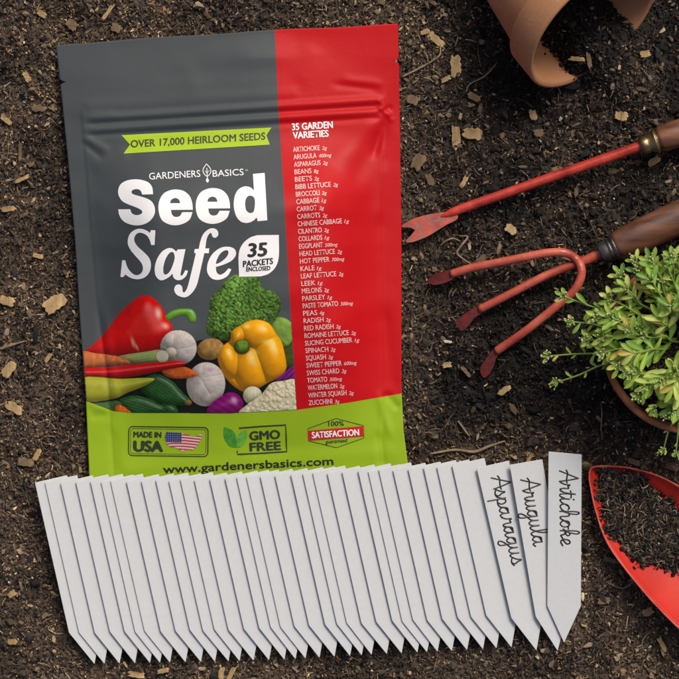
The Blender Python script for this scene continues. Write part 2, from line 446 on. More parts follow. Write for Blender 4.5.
# brand line
pr = Print()
put_text(pr, 'GARDENERS', 149.3, 179.6, 51.2, 6.6, ang=-3.2)
put_text(pr, 'BASICS', 212.8, 176.8, 31, 6.4, ang=-3.2)
put_text(pr, 'TM', 245, 171.0, 2.8, 1.3, ang=-3.2)
lf = spline([(206.5, 163.8, 'c'), (210.3, 168.5), (210.6, 172.5), (207.2, 176.3), (203.6, 173), (203.2, 169)], closed=True, sub=5)
pr.stroke(lf, .7, closed=True)
pr.stroke([(206.8, 168), (207.1, 173), (207.3, 180)], .7)
pr.stroke([(204.8, 170.8), (206.9, 173.2), (209.2, 170.4)], .5)
pr.poly(spline([(207.3, 178), (208.9, 180.4), (207.5, 182.6), (205.9, 180.5)], closed=True, sub=5))
pr.obj('brand_lettering', M['white_ink'], pouch, .35)

# lime banner
pr = Print(); pr.poly([(121.5, 135.2), (271.5, 127.5), (266.4, 135.3), (269.8, 144.6), (123.6, 153.6), (130, 144.6)])
bn = pr.obj('banner', M['lime_ink'], pouch, .35, step=4)
pr = Print(); put_text(pr, 'OVER 17,000 HEIRLOOM SEEDS', 131, 147.6, 134.5, 7.4, ang=-3.4, bold=.022, shear=.05)
pr.obj('banner_lettering', M['dark_ink'], bn, .6)

# packet count badge
pr = Print(); pr.poly(outl([(610, 92, 'c'), (610, 225), (590, 290), (550, 330), (500, 348, 'c'), (365, 350, 'c'), (362, 215), (385, 150), (430, 110), (475, 94, 'c')], 180, 220, S3))
bd = pr.obj('packet_badge', M['white_ink'], pouch, .35, step=4)
pr = Print()
put_text(pr, '35', 248.3, 257.6, 19, 14.6, ang=-3.5, bold=.045, shear=.12)
put_text(pr, 'PACKETS', 243.2, 267.2, 30.2, 6.4, ang=-6, bold=.035, shear=.12)
put_text(pr, 'ENCLOSED', 246.3, 271.6, 24.2, 4.4, ang=-3.5, bold=.03, shear=.12)
pr.obj('badge_lettering', M['black_ink'], bd, .65)

# list of varieties
pr = Print()
put_text(pr, '35 GARDEN', 292.3, 130.6, 40.6, 7.2, ang=-3.4, bold=.03)
put_text(pr, 'VARIETIES', 293.2, 138.9, 35.4, 7.0, ang=-3.4, bold=.03)
pr.obj('list_heading', M['white_ink'], pouch, .35)
names = [('ARTICHOKE', '2g'), ('ARUGULA', '400mg'), ('ASPARAGUS', '2g'), ('BEANS', '8g'), ('BEETS', '2g'), ('BIBB LETTUCE', '2g'), ('BROCCOLI', '2g'), ('CABBAGE', '1g'), ('CARROT', '2g'), ('CARROTS', '2g'), ('CHINESE CABBAGE', '1g'), ('CILANTRO', '2g'), ('COLLARDS', '1g'), ('EGGPLANT', '500mg'), ('HEAD LETTUCE', '2g'), ('HOT PEPPER', '700mg'), ('KALE', '1g'), ('LEAF LETTUCE', '2g'), ('LEEK', '1g'), ('MELONS', '2g'), ('PARSLEY', '1g'), ('PASTE TOMATO', '300mg'), ('PEAS', '4g'), ('RADISH', '2g'), ('RED RADISH', '2g'), ('ROMAINE LETTUCE', '2g'), ('SLICING CUCUMBER', '1g'), ('SPINACH', '2g'), ('SQUASH', '3g'), ('SWEET PEPPER', '600mg'), ('SWISS CHARD', '3g'), ('TOMATO', '300mg'), ('WATERMELON', '2g'), ('WINTER SQUASH', '2g'), ('ZUCCHINI', '3g')]
pr = Print()
for i, (a_, g_) in enumerate(names):
    y = 152.1 + i * (405.4 - 152.1) / 34; x = 293.3 + i * (308.8 - 293.3) / 34
    w = put_text(pr, a_, x, y, len(a_) * 2.95 + (2.2 if len(a_) < 8 else 0), 5.0, ang=-4.2, bold=.012)
    put_text(pr, g_, x + w + 2.2, y - (w + 2) * .073, len(g_) * 2.55, 3.6, ang=-4.2, bold=.01, shear=.25)
pr.obj('variety_list', M['pink_ink'], pouch, .35)

# green strip prints
def rrect(x0, y0, x1, y1, r, ang, cx, cy):
    P = []
    for (ax, ay, a0) in ((x1 - r, y0 + r, -90), (x1 - r, y1 - r, 0), (x0 + r, y1 - r, 90), (x0 + r, y0 + r, 180)):
        for k in range(5):
            a = math.radians(a0 + k * 22.5); P.append((ax + r * math.cos(a), ay + r * math.sin(a)))
    c, s_ = math.cos(math.radians(ang)), math.sin(math.radians(ang))
    return [(cx + (x - cx) * c - (y - cy) * s_, cy + (x - cx) * s_ + (y - cy) * c) for x, y in P]
pr = Print()
def dense(P, n=6):
    P = np.array(P); Q = []
    for i in range(len(P)):
        a, b_ = P[i], P[(i + 1) % len(P)]
        k = max(1, int(np.linalg.norm(b_ - a) / 5))
        for j in range(k): Q.append(a + (b_ - a) * j / k)
    return Q
pr.stroke(dense(rrect(128.6, 427, 208, 456, 4, .8, 168, 442)), 1.0, closed=True)
pr.stroke(dense(rrect(130.6, 429, 206, 454, 3, .8, 168, 442)), .4, closed=True)
put_text(pr, 'MADE IN', 133.6, 437.4, 27.4, 6.2, ang=1.0, bold=.05)
put_text(pr, 'USA', 134.0, 452.2, 28.2, 12.2, ang=0.6, bold=.075)
pr.obj('origin_stamp', M['dark_ink'], pouch, .35)
# flag in the outline of the country
fo = [(166, 432), (181, 432.8), (184, 433.8), (188.5, 434.6), (192, 437), (197.5, 435.6), (202.5, 433.4), (201, 438.5), (199, 443), (195.5, 447.6), (192, 450.2), (188, 449.4), (182.5, 451.3), (176, 447.6), (170.5, 447), (166.5, 443.8), (164.8, 437.5)]
X0, X1, Y0, Y1 = 164, 203.5, 431, 452.6
gx, gy = np.meshgrid(np.arange(X0, X1, .25), np.arange(Y0, Y1, .25), indexing='ij')
def inside(px, py, poly):
    c = np.zeros(px.shape, bool); n = len(poly)
    for i in range(n):
        x1, y1 = poly[i][:2]; x2, y2 = poly[i - 1][:2]
        if y1 == y2: continue
        t = ((y1 > py) != (y2 > py)) & (px < (x2 - x1) * (py - y1) / (y2 - y1) + x1); c ^= t
    return c
def sdist(px, py, poly):
    d = np.full(px.shape, 1e9); n = len(poly)
    for i in range(n):
        x1, y1 = poly[i][:2]; x2, y2 = poly[i - 1][:2]
        dx, dy = x2 - x1, y2 - y1; t = np.clip(((px - x1) * dx + (py - y1) * dy) / (dx * dx + dy * dy + 1e-9), 0, 1)
        d = np.minimum(d, np.hypot(px - x1 - t * dx, py - y1 - t * dy))
    return np.where(inside(px, py, poly), d, -d)
sdf = sdist(gx, gy, fo)
str_ = (np.floor((gy - 432 + 1.0 * np.sin((gx - 164) / 9)) / 1.45) % 2) == 0
cf = np.where(str_[..., None], ink(190, 60, 75), ink(225, 200, 200))
can = (gx < 181.6) & (gy < 442.4)
star = (np.hypot((gx % 2.2) - 1.1, (gy % 2.2) - 1.1) < .42)
cf = np.where(can[..., None], np.where(star[..., None], ink(170, 175, 195), ink(58, 62, 112)), cf)
def grid_print(name, gx, gy, colr, keep, matn, parent, off):
    n, m_ = gx.shape; ix = np.arange(n * m_).reshape(n, m_)
    q = np.stack([ix[:-1, :-1], ix[:-1, 1:], ix[1:, 1:], ix[1:, :-1]], -1).reshape(-1, 4)
    kf = keep.ravel(); q = q[(kf[q].sum(1) >= 3)]
    used = np.unique(q); re = -np.ones(n * m_, int); re[used] = np.arange(len(used))
    V = drape(np.column_stack([gx.ravel()[used], gy.ravel()[used]]), off)
    return mesh_obj(name, V, re[q], matn, parent, cols=colr.reshape(-1, 3)[used])
M['print'] = mat_attr('colour_print', rough=.5, spec=.18)
grid_print('flag_map', gx, gy, cf, sdf > -.1, M['print'], pouch, .35)
# free-of-GMO emblem
pr = Print()
pr.stroke([(239, 428.2), (262, 426.4), (285.6, 425.0), (286.2, 438), (286.8, 451.6), (262, 453.2), (237.6, 454.4), (237.3, 450.8)], 1.5)
put_text(pr, 'GMO', 250, 440.8, 30, 9.6, ang=-3.4, bold=.05)
put_text(pr, 'FREE', 250.3, 451.8, 30.4, 9.4, ang=-3.0, bold=.05)
pr.obj('quality_stamp', M['dark_ink'], pouch, .35)
pr = Print()
pr.poly(spline([(224, 427, 'c'), (231, 429.5), (235.5, 435), (237.2, 447.5, 'c'), (230, 446.5), (225, 440), (223.4, 433)], closed=True, sub=4))
pr.obj('leaf_emblem', M['leaf_ink'], pouch, .35)
pr = Print()
pr.poly(spline([(246.2, 430, 'c'), (241, 432), (237.3, 437), (236.6, 447.8, 'c'), (242, 446), (246, 440), (247.2, 434)], closed=True, sub=4))
pr.obj('leaf_emblem', M['leaf_light_ink'], pouch, .45)
# satisfaction seal
pr = Print()
pr.stroke(dense([(336, 418.4), (363.5, 425.6), (364, 438), (336.5, 447.6), (309, 441), (308, 428.6)]), .6, closed=True)
put_text(pr, '100%', 328.4, 426.3, 15.5, 5.0, ang=-2, bold=.02)
put_text(pr, 'guaranteed', 325.6, 443.6, 22, 3.8, ang=-4, bold=.015, shear=.2)
seal = pr.obj('satisfaction_seal', M['dark_ink'], pouch, .35)
pr = Print(); pr.poly([(307.8, 430.8), (363.8, 426.0), (363.9, 436.2), (308.4, 440.6)])
rb = pr.obj('seal_ribbon', M['seal_red_ink'], seal, .5, step=4)
pr = Print(); put_text(pr, 'SATISFACTION', 312.2, 438.5, 47, 6.6, ang=-3.6, bold=.03)
pr.obj('ribbon_lettering', M['white_ink'], seal, .75)
# web address
pr = Print(); put_text(pr, 'www.gardenersbasics.com', 163.5, 473.6, 170, 8.4, ang=-2.9, bold=.025)
pr.obj('web_address', M['black_ink'], pouch, .35)

# --- printed picture of vegetables: a flat colour print computed cell by cell
ST = .45
PX0, PX1, PY0, PY1 = 80.5, 300, 270, 415
gx, gy = np.meshgrid(np.arange(PX0, PX1, ST), np.arange(PY0, PY1, ST), indexing='ij')
img = np.tile(np.array(GREY), gx.shape + (1,)); alpha = np.zeros(gx.shape)
Lx, Ly, Lz = .45, -.62, .64
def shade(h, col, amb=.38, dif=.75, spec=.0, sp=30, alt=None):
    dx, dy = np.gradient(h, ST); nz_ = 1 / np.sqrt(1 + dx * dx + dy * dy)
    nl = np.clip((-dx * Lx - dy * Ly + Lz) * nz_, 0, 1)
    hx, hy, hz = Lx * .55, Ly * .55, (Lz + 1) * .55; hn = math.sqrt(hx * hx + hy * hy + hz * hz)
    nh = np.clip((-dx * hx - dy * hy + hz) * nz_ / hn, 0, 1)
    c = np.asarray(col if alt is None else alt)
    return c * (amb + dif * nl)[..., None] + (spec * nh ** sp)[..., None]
def comp(a, c):
    global img, alpha
    a = np.clip(a, 0, 1); img = img * (1 - a[..., None]) + c * a[..., None]; alpha = np.maximum(alpha, a)
def Z5(pts): return [(70 + p[0] / 5.223, 290 + p[1] / 5.223) for p in pts]
def Z6(pts): return [(180 + p[0] / 4.85, 280 + p[1] / 4.85) for p in pts]
def blur(h, k):
    for _ in range(k):
        h = np.pad(h, 1, mode='edge'); h = (h[1:-1, 1:-1] * 2 + h[:-2, 1:-1] + h[2:, 1:-1] + h[1:-1, :-2] + h[1:-1, 2:]) / 6
    return h
def blob(poly, w, col, noise=None, alt=None, **k):
    P = spline([tuple(p) for p in poly], closed=True, sub=4)
    global img
    d = sdist(gx, gy, P)
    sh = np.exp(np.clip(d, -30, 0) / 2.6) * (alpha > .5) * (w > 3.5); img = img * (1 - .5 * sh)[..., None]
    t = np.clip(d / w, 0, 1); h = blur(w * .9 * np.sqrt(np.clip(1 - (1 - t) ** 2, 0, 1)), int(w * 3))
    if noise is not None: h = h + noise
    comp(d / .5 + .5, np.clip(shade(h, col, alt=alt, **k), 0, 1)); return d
def ell(cx, cy, rx, ry, rot=0, n=20):
    c, s_ = math.cos(rot), math.sin(rot)
    return [(cx + rx * math.cos(t) * c - ry * math.sin(t) * s_, cy + rx * math.cos(t) * s_ + ry * math.sin(t) * c) for t in np.linspace(0, 2 * math.pi, n, endpoint=False)]
def I(r, g, b): return np.array(ink(r, g, b))
blob([(83, 380), (110, 372), (150, 358), (200, 340), (250, 340), (299, 345), (299, 414), (84, 412)], 3, I(28, 28, 26), amb=.6, dif=.4)
n_ = vn(gx, gy, 3, 31)
blob(Z6([(500, 290), (548, 300), (556, 380), (550, 430), (480, 420), (480, 330)]), 8, I(70, 85, 35), noise=n_ * .5)
# broccoli
lumps = np.zeros(gx.shape)
brng = np.random.default_rng(3)
pts = [(brng.uniform(205, 284), brng.uniform(272, 342)) for _ in range(420)]
for (bx_, by_) in pts: lumps = np.maximum(lumps, 2.2 - ((gx - bx_) ** 2 + (gy - by_) ** 2) * .22)
blob(Z6([(430, 200), (490, 180), (538, 205), (548, 250), (540, 300), (500, 320), (450, 260)]), 6, I(130, 165, 80), noise=vn(gx, gy, 4, 33) * .9)
bc = I(96, 136, 62) * (1 + .8 * vn(gx, gy, 1.5, 35))[..., None] * (.72 + .28 * vn(gx, gy, 22, 36))[..., None]
blob(Z6([(128, 225), (140, 160), (148, 90), (195, 45), (215, 10), (250, -18), (285, -28), (340, -26), (385, -8), (402, 40), (450, 52), (485, 95), (490, 140), (470, 185), (440, 212), (330, 260), (240, 292), (180, 286), (135, 262)]), 17, bc, noise=np.maximum(lumps, 0) * .7 + vn(gx, gy, 1.6, 37) * .9, alt=bc, amb=.32, dif=1.0)
# ginger / potato
blob(Z6(ell(148, 335, 66, 52, -.2)), 10, I(165, 130, 80), noise=vn(gx, gy, 5, 38) * 1.2, alt=I(165, 130, 80) * (1 + .25 * n_)[..., None])
# red pointed pepper
rp_ = Z5([(68, 330), (130, 277), (190, 212), (250, 132), (310, 72), (355, 38), (400, 28), (440, 45), (480, 90), (510, 150), (540, 210), (510, 290), (440, 335), (300, 345), (150, 340)])
blob(rp_, 21, I(214, 28, 18) * (1 + .12 * vn(gx, gy, 16, 44))[..., None], alt=I(214, 28, 18) * (1 + .12 * vn(gx, gy, 16, 44))[..., None], spec=.10, sp=14, amb=.5, dif=.55)
for (ex, ey, rx, ry, ro, k_) in ((461, 122, 16, 30, -.2, .85), (497, 188, 22, 16, .5, .6), (330, 275, 10, 30, -.3, .4), (350, 300, 6, 22, -.4, .35)):
    cx_, cy_ = 70 + ex / 5.223, 290 + ey / 5.223
    u_ = ((gx - cx_) * math.cos(ro) + (gy - cy_) * math.sin(ro)) / (rx / 5.2); v_ = (-(gx - cx_) * math.sin(ro) + (gy - cy_) * math.cos(ro)) / (ry / 5.2)
    comp(k_ * np.exp(-(u_ ** 2 + v_ ** 2) * 1.4), np.tile(I(255, 215, 200), gx.shape + (1,)))
alpha[:] = np.where(alpha > .02, alpha, 0)
blob(Z5([(500, 135), (540, 106), (600, 96), (642, 105), (660, 140), (652, 166), (626, 168), (616, 148), (600, 132), (560, 136), (510, 158)]), 3.4, I(105, 160, 55), spec=.2)
# garlic bulbs
def garlic(cx_, cy_, rx, ry, rot, tx, ty):
    an = np.arctan2(gy - ty, gx - tx); rr = np.hypot(gx - tx, gy - ty)
    rib = (np.abs(np.sin(an * 2.5 + .4)) ** .6) * np.clip(rr / 7, 0, 1.9) + vn(gx, gy, 4, 39) * .4
    tint = I(212, 203, 196) * (1 + .05 * np.sin(an * 31 + rr * .3) + .10 * vn(gx, gy, 6, 40))[..., None] * (1 + .05 * n_)[..., None]
    blob(ell(cx_, cy_, rx, ry, rot), min(rx, ry) * .95, tint, noise=rib * 1.1, alt=tint, amb=.42, dif=.62)
garlic(178.5, 347.5, 18.2, 17.4, .2, 172, 350)
garlic(205.8, 384.3, 19.4, 22.0, .1, 201, 378)
comp(.55 * np.exp(-(((gx - 210) / 5) ** 2 + ((gy - 369.5) / 2.4) ** 2)), np.tile(I(165, 100, 150), gx.shape + (1,)))
# purple slice, yellow pepper (overlapping lobes)
blob(Z6([(458, 492), (500, 455), (552, 418), (558, 482), (520, 492)]), 5, I(128, 50, 130), alt=I(128, 50, 130) * (1 + .4 * np.sin((gx + gy) * 1.1))[..., None])
yo = spline(Z6([(250, 250), (290, 222), (330, 200), (380, 193), (430, 210), (460, 250), (492, 300), (510, 370), (515, 430), (482, 470), (420, 502), (370, 532), (320, 545), (270, 522), (220, 472), (190, 412), (185, 370), (210, 320), (245, 290)]), closed=True, sub=4)
hy_ = np.zeros(gx.shape)
for (cx_, cy_, rx, ry, ro) in ((232, 385, 58, 92, -.35), (335, 430, 78, 120, -.3), (440, 380, 78, 125, -.25), (375, 262, 92, 78, 0), (275, 280, 42, 55, .4)):
    ox, oy = 180 + cx_ / 4.85, 280 + cy_ / 4.85; c_, s_ = math.cos(ro), math.sin(ro)
    a_ = ((gx - ox) * c_ + (gy - oy) * s_) / (rx / 4.85); b_ = (-(gx - ox) * s_ + (gy - oy) * c_) / (ry / 4.85)
    hy_ = np.maximum(hy_, 15 * np.sqrt(np.clip(1.05 - a_ ** 2 - b_ ** 2, 0, 2)))
for _ in range(3):
    hy_[1:-1, 1:-1] = (hy_[1:-1, 1:-1] * 2 + hy_[:-2, 1:-1] + hy_[2:, 1:-1] + hy_[1:-1, :-2] + hy_[1:-1, 2:]) / 6
dy_ = sdist(gx, gy, yo)
comp(dy_ / .5 + .5, np.clip(shade(hy_ + 5 * np.sqrt(np.clip(1 - (1 - np.clip(dy_ / 6, 0, 1)) ** 2, 0, 1)), I(248, 178, 18), amb=.30, dif=.82, spec=.3, sp=30) * np.array([1, .96, .8]), 0, 1))
for (ex, ey, rx, ry, k_) in ((325, 225, 18, 12, .6), (345, 350, 34, 12, .45), (430, 300, 30, 14, .55), (235, 345, 14, 10, .4), (400, 215, 20, 8, .4)):
    comp(k_ * np.exp(-(((gx - 180 - ex / 4.85) / (rx / 4.85)) ** 2 + ((gy - 280 - ey / 4.85) / (ry / 4.85)) ** 2)), np.tile(I(255, 232, 150), gx.shape + (1,)))
blob(Z6(ell(300, 325, 40, 36)), 5, I(78, 92, 30))
blob(Z6([(280, 300), (306, 292), (330, 305), (322, 335), (296, 344), (276, 330)]), 3, I(112, 146, 60), noise=vn(gx, gy, 2, 52) * .6)
# purple onion, white onion, cauliflower
blob(Z6([(140, 612), (190, 570), (240, 545), (280, 555), (305, 590), (300, 632), (260, 655), (140, 655)]), 12, I(140, 40, 118), alt=I(140, 40, 118) * (1 + .25 * np.sin((gx * .6 - gy) * .9))[..., None], spec=.3, sp=30)
blob(Z6(ell(352, 560, 46, 44)), 9, I(225, 222, 190), alt=I(225, 222, 190) * (1 + .05 * np.sin(gx * 2))[..., None])
cl = np.zeros(gx.shape); crng = np.random.default_rng(5)
for _ in range(170):
    bx_, by_ = crng.uniform(243, 298), crng.uniform(380, 414); rr = crng.uniform(1.2, 2.6)
    cl = np.maximum(cl, np.sqrt(np.clip(rr * rr - (gx - bx_) ** 2 - (gy - by_) ** 2, 0, 9)))
cc_ = I(232, 224, 190) * (1 - .12 * (cl < .5))[..., None]
blob(Z6([(298, 655), (325, 605), (395, 555), (440, 502), (500, 490), (565, 492), (572, 655)]), 10, cc_, noise=cl * .9, alt=cc_, amb=.45, dif=.62)
# zucchini
def zuc(poly, ang, ph):
    P = Z5(poly); t = (-(gx) * math.sin(ang) + gy * math.cos(ang))
    c0 = I(34, 74, 32) * (1 + 1.5 * np.exp(-((np.sin(t * 1.15 + ph) / .28) ** 2)) + .25 * vn(gx, gy, 2.5, 46))[..., None]
    blob(P, 6.5, c0, alt=c0, spec=.12)
zuc([(470, 600), (520, 588), (556, 612), (560, 650), (480, 655)], .4, 0)
zuc([(255, 582), (320, 552), (390, 560), (440, 580), (494, 610), (490, 640), (400, 655), (300, 650)], .3, 1)
zuc([(360, 500), (400, 452), (460, 440), (530, 472), (580, 525), (632, 585), (590, 602), (500, 594), (420, 568)], .55, 2)
blob(Z5(ell(618, 588, 18, 14)), 3, I(120, 105, 60))
# carrots, leek, chilies
def cr(poly, w=4, c=(205, 105, 62)):
    cc2 = I(*c) * (1 + .16 * np.sin(gx * .9 + vn(gx, gy, 5, 41) * 4) * (vn(gx, gy, 6, 49) > -.2) + .12 * vn(gx, gy, 3, 50))[..., None]
    blob(Z5(poly), w, cc2, alt=cc2)
cr([(480, 425), (540, 410), (600, 402), (650, 425), (668, 446), (600, 462), (520, 458)])
blob(Z5([(240, 350), (400, 322), (470, 312), (505, 330), (510, 372), (450, 382), (300, 382)]), 6, I(160, 172, 112), alt=I(160, 172, 112) * (1 + .12 * np.sin(gy * 2.2 + gx * .35))[..., None])
blob(Z5(ell(528, 325, 29, 26)), 5, I(210, 200, 180))
d = np.hypot(gx - (70 + 483 / 5.223), gy - (290 + 347 / 5.223))
comp((6.2 - d) / .6, (I(215, 212, 190) * (1 - .35 * (np.sin(d * 3.2) > .55))[..., None]))
cr([(60, 322), (130, 330), (200, 338), (270, 352), (314, 374), (300, 390), (200, 398), (60, 408)], 7, (196, 118, 78))
blob(Z5([(60, 412), (200, 404), (350, 386), (500, 374), (570, 370), (606, 384), (560, 402), (450, 428), (300, 456), (150, 462), (60, 456)]), 8, I(196, 22, 28), spec=.15, sp=20)
blob(Z5([(60, 460), (250, 464), (360, 460), (430, 460), (438, 472), (380, 505), (300, 536), (220, 570), (60, 578)]), 10, I(166, 168, 66), spec=.08)
blob(Z5([(60, 600), (170, 588), (240, 578), (272, 598), (250, 630), (200, 655), (60, 640)]), 6, I(62, 92, 50), noise=vn(gx, gy, 3, 43) * .8)
cr([(236, 612), (262, 600), (300, 622), (325, 650), (300, 665), (240, 655)], 4, (190, 95, 50))
inside_pouch = (gx > eL(gy) + .6) & (gx < np.interp(gy, [300, 410], [290, 297]) - .3) & (gy < np.interp(gx, [80, 89, 113, 131, 230, 297], [400.5, 402, 411, 413, 413.5, 410]) - .2)
lum = img.mean(-1, keepdims=True); img = np.where(alpha[..., None] > .5, np.clip(lum + (img - lum) * 1.12, .004, .95), img)
img = img * np.where(alpha > .5, 1.06 + .07 * vn(gx, gy, 5, 47) + .06 * vn(gx, gy, 1.6, 48), 1)[..., None]
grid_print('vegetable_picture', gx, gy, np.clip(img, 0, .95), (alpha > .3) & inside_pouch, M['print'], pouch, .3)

# ------------------------------------------------------------------ the soil
def markers_region(x, y):
    """roughly where the row of plant markers lies"""
    t = (y - 475) / 180
    l = 38 + t * 55; r = 548 + (y < 600) * 33 + (y >= 600) * 10 - t * 8
    return (y > 492 - (x - 40) * .036) & (y < 622 - (x - 60) * .03) & (x > l + 8) & (x < r - 8)
def g_soil(x, y):
    z = vn(x, y, 95, 1) * 4.0 + vn(x, y, 38, 2) * 3.0 + vn(x, y, 17, 3) * 2.4 + vn(x, y, 8, 4) * 1.9 + vn(x, y, 4, 5) * 1.0
    # flatter and lower where the pouch and the markers lie
    dxp = np.maximum(np.maximum(50 - x, x - 412), 0); dyp = np.maximum(np.maximum(22 - y, y - 525), 0)
    dp = np.hypot(dxp, dyp); f = 1 - sm(dp / 22)
    dxm = np.maximum(np.maximum(35 - x, x - 590), 0); dym = np.maximum(np.maximum(455 - y, y - 672), 0)
    f2 = 1 - sm(np.hypot(dxm, dym) / 14)
    k = np.maximum(f, f2)
    z = z * (1 - .72 * k) - 1.6 * k
    # soil poured from the tipped pot
    z = z + 22 * np.exp(-(((x - 588) / 27) ** 2 + ((y - 50) / 27) ** 2) / 1.6) + 10 * np.exp(-(((x - 575) / 25) ** 2 + ((y - 10) / 30) ** 2) / 1.6)
    z = z + 14 * np.exp(-(((x - 631) / 17) ** 2 + ((y - 34) / 15) ** 2) / 1.6) + 9 * np.exp(-(((x - 625) / 40) ** 2 + ((y - 75) / 30) ** 2) / 1.6)
    # bed under the trowel and plant pot
    z = z - 5 * sm(1 - np.hypot(x - 700, y - 570) / 110) - 2 * sm(1 - np.hypot(x - 691, y - 342) / 90)
    return z
fine = np.arange(-110, 790, 1.6)
coarse_l = -110 - np.cumsum(1.6 * 1.12 ** np.arange(1, 56)); coarse_r = 788.4 + np.cumsum(1.6 * 1.12 ** np.arange(1, 56))
ax = np.concatenate([coarse_l[::-1], fine, coarse_r])
sx_, sy_ = np.meshgrid(ax, ax, indexing='ij'); n = len(ax)
sz_ = g_soil(sx_, sy_) - 1.0
ix = np.arange(n * n).reshape(n, n)
q = np.stack([ix[:-1, :-1], ix[:-1, 1:], ix[1:, 1:], ix[1:, :-1]], -1).reshape(-1, 4)
def wet(x, y):
    """0 = dry brown bark-rich soil (left, bottom), 1 = dark damp peaty soil (middle right, pot spill)"""
    a = sm((x - 395) / 60) * sm((470 - y) / 60)
    a = a * (.62 + .38 * sm(.5 + vn(x, y, 60, 21) * 1.3))
    a = a * (1 - .6 * np.exp(-(((x - 425) / 35) ** 2 + ((y - 70) / 70) ** 2)))
    sp = 1.15 * np.exp(-(((x - 588) / 55) ** 2 + ((y - 45) / 58) ** 2) / 1.3)
    a = np.maximum(a, sp)
    a = np.maximum(a, .5 * sm(.1 + vn(x, y, 44, 22) * 1.4))
    return np.clip(a, 0, 1)
wt = wet(sx_, sy_).ravel()
dry = np.array([.088, .064, .045]); damp = np.array([.017, .0155, .0145])
nn = (1 + .45 * vn(sx_, sy_, 5, 23) + .25 * vn(sx_, sy_, 2.2, 24)).ravel()
gc = (dry * (1 - wt[:, None]) + damp * wt[:, None]) * nn[:, None]
M['soil'] = mat_attr('soil', rough=.95, spec=.15, bump=.9, bscale=1400)
gnd = mesh_obj('ground', np.column_stack([sx_.ravel(), sy_.ravel(), sz_.ravel()]), q, M['soil'], cols=gc)
tag(gnd, 'dark crumbly garden soil', 'soil', kind='structure')

# ico base
ph = (1 + 5 ** .5) / 2
ICO = np.array([(-1, ph, 0), (1, ph, 0), (-1, -ph, 0), (1, -ph, 0), (0, -1, ph), (0, 1, ph), (0, -1, -ph), (0, 1, -ph), (ph, 0, -1), (ph, 0, 1), (-ph, 0, -1), (-ph, 0, 1)]) / 1.902
ICF = np.array([(0, 11, 5), (0, 5, 1), (0, 1, 7), (0, 7, 10), (0, 10, 11), (1, 5, 9), (5, 11, 4), (11, 10, 2), (10, 7, 6), (7, 1, 8), (3, 9, 4), (3, 4, 2), (3, 2, 6), (3, 6, 8), (3, 8, 9), (4, 9, 5), (2, 4, 11), (6, 2, 10), (8, 6, 7), (9, 8, 1)])
def rand_rot(n, rng, tilt=None):
    qn = rng.normal(size=(n, 4)); qn /= np.linalg.norm(qn, axis=1)[:, None]
    w, x, y, z = qn.T
    R = np.stack([1 - 2 * (y * y + z * z), 2 * (x * y - z * w), 2 * (x * z + y * w), 2 * (x * y + z * w), 1 - 2 * (x * x + z * z), 2 * (y * z - x * w), 2 * (x * z - y * w), 2 * (y * z + x * w), 1 - 2 * (x * x + y * y)], -1).reshape(n, 3, 3)
    if tilt is not None:
        a = rng.uniform(0, 2 * np.pi, n); t1 = rng.normal(0, tilt, n); t2 = rng.normal(0, tilt, n)
        ca, sa = np.cos(a), np.sin(a)
        R = np.stack([ca, -sa, t1, sa, ca, t2, -t1 * ca - t2 * sa, t1 * sa - t2 * ca, np.ones(n)], -1).reshape(n, 3, 3)
    return R
def crumbs(pos, rad, cols, rng, tilt=None, jit=.38):
    n = len(pos); R = rand_rot(n, rng, tilt)
    v = ICO[None] * rad[:, None, :] * rng.uniform(1 - jit, 1 + jit, (n, 12, 1))
    v = np.einsum('nij,nkj->nki', R, v) + pos[:, None, :]
    F = (ICF[None] + (np.arange(n) * 12)[:, None, None]).reshape(-1, 3)
    c = np.repeat(cols[:, None, :], 12, 1) * rng.uniform(.85, 1.15, (n, 12, 1))
    return v.reshape(-1, 3), F, c.reshape(-1, 3)
def fibres(pos, length, rad, cols, rng, bend=.5, rings=5, rise=.15):
    n = len(pos); a = rng.uniform(0, 2 * np.pi, n); k = rng.normal(0, bend, n); el = rng.normal(0, rise, n)
    V = np.zeros((n, rings, 3, 3)); p = pos.copy(); step = length / (rings - 1)
    for i in range(rings):
        d = np.stack([np.cos(a), np.sin(a), el], -1); side_ = np.stack([-np.sin(a), np.cos(a), np.zeros(n)], -1)
        r = rad * (1 - .6 * abs(i / (rings - 1) - .45))
        V[:, i, 0] = p + side_ * r[:, None]; V[:, i, 1] = p - side_ * r[:, None]; V[:, i, 2] = p + np.array([0, 0, 1]) * r[:, None] * 1.1
        p = p + d * step[:, None]; a = a + k; el = el - .05
    base = []
    for i in range(rings - 1):
        for j in range(3):
            j2 = (j + 1) % 3; A = i * 3; B = (i + 1) * 3
            base += [(A + j, A + j2, B + j2), (A + j, B + j2, B + j)]
    base += [(0, 2, 1), ((rings - 1) * 3, (rings - 1) * 3 + 1, (rings - 1) * 3 + 2)]
    base = np.array(base); F = (base[None] + (np.arange(n) * rings * 3)[:, None, None]).reshape(-1, 3)
    c = np.repeat(cols[:, None, :], rings * 3, 1)
    return V.reshape(-1, 3), F, c.reshape(-1, 3)

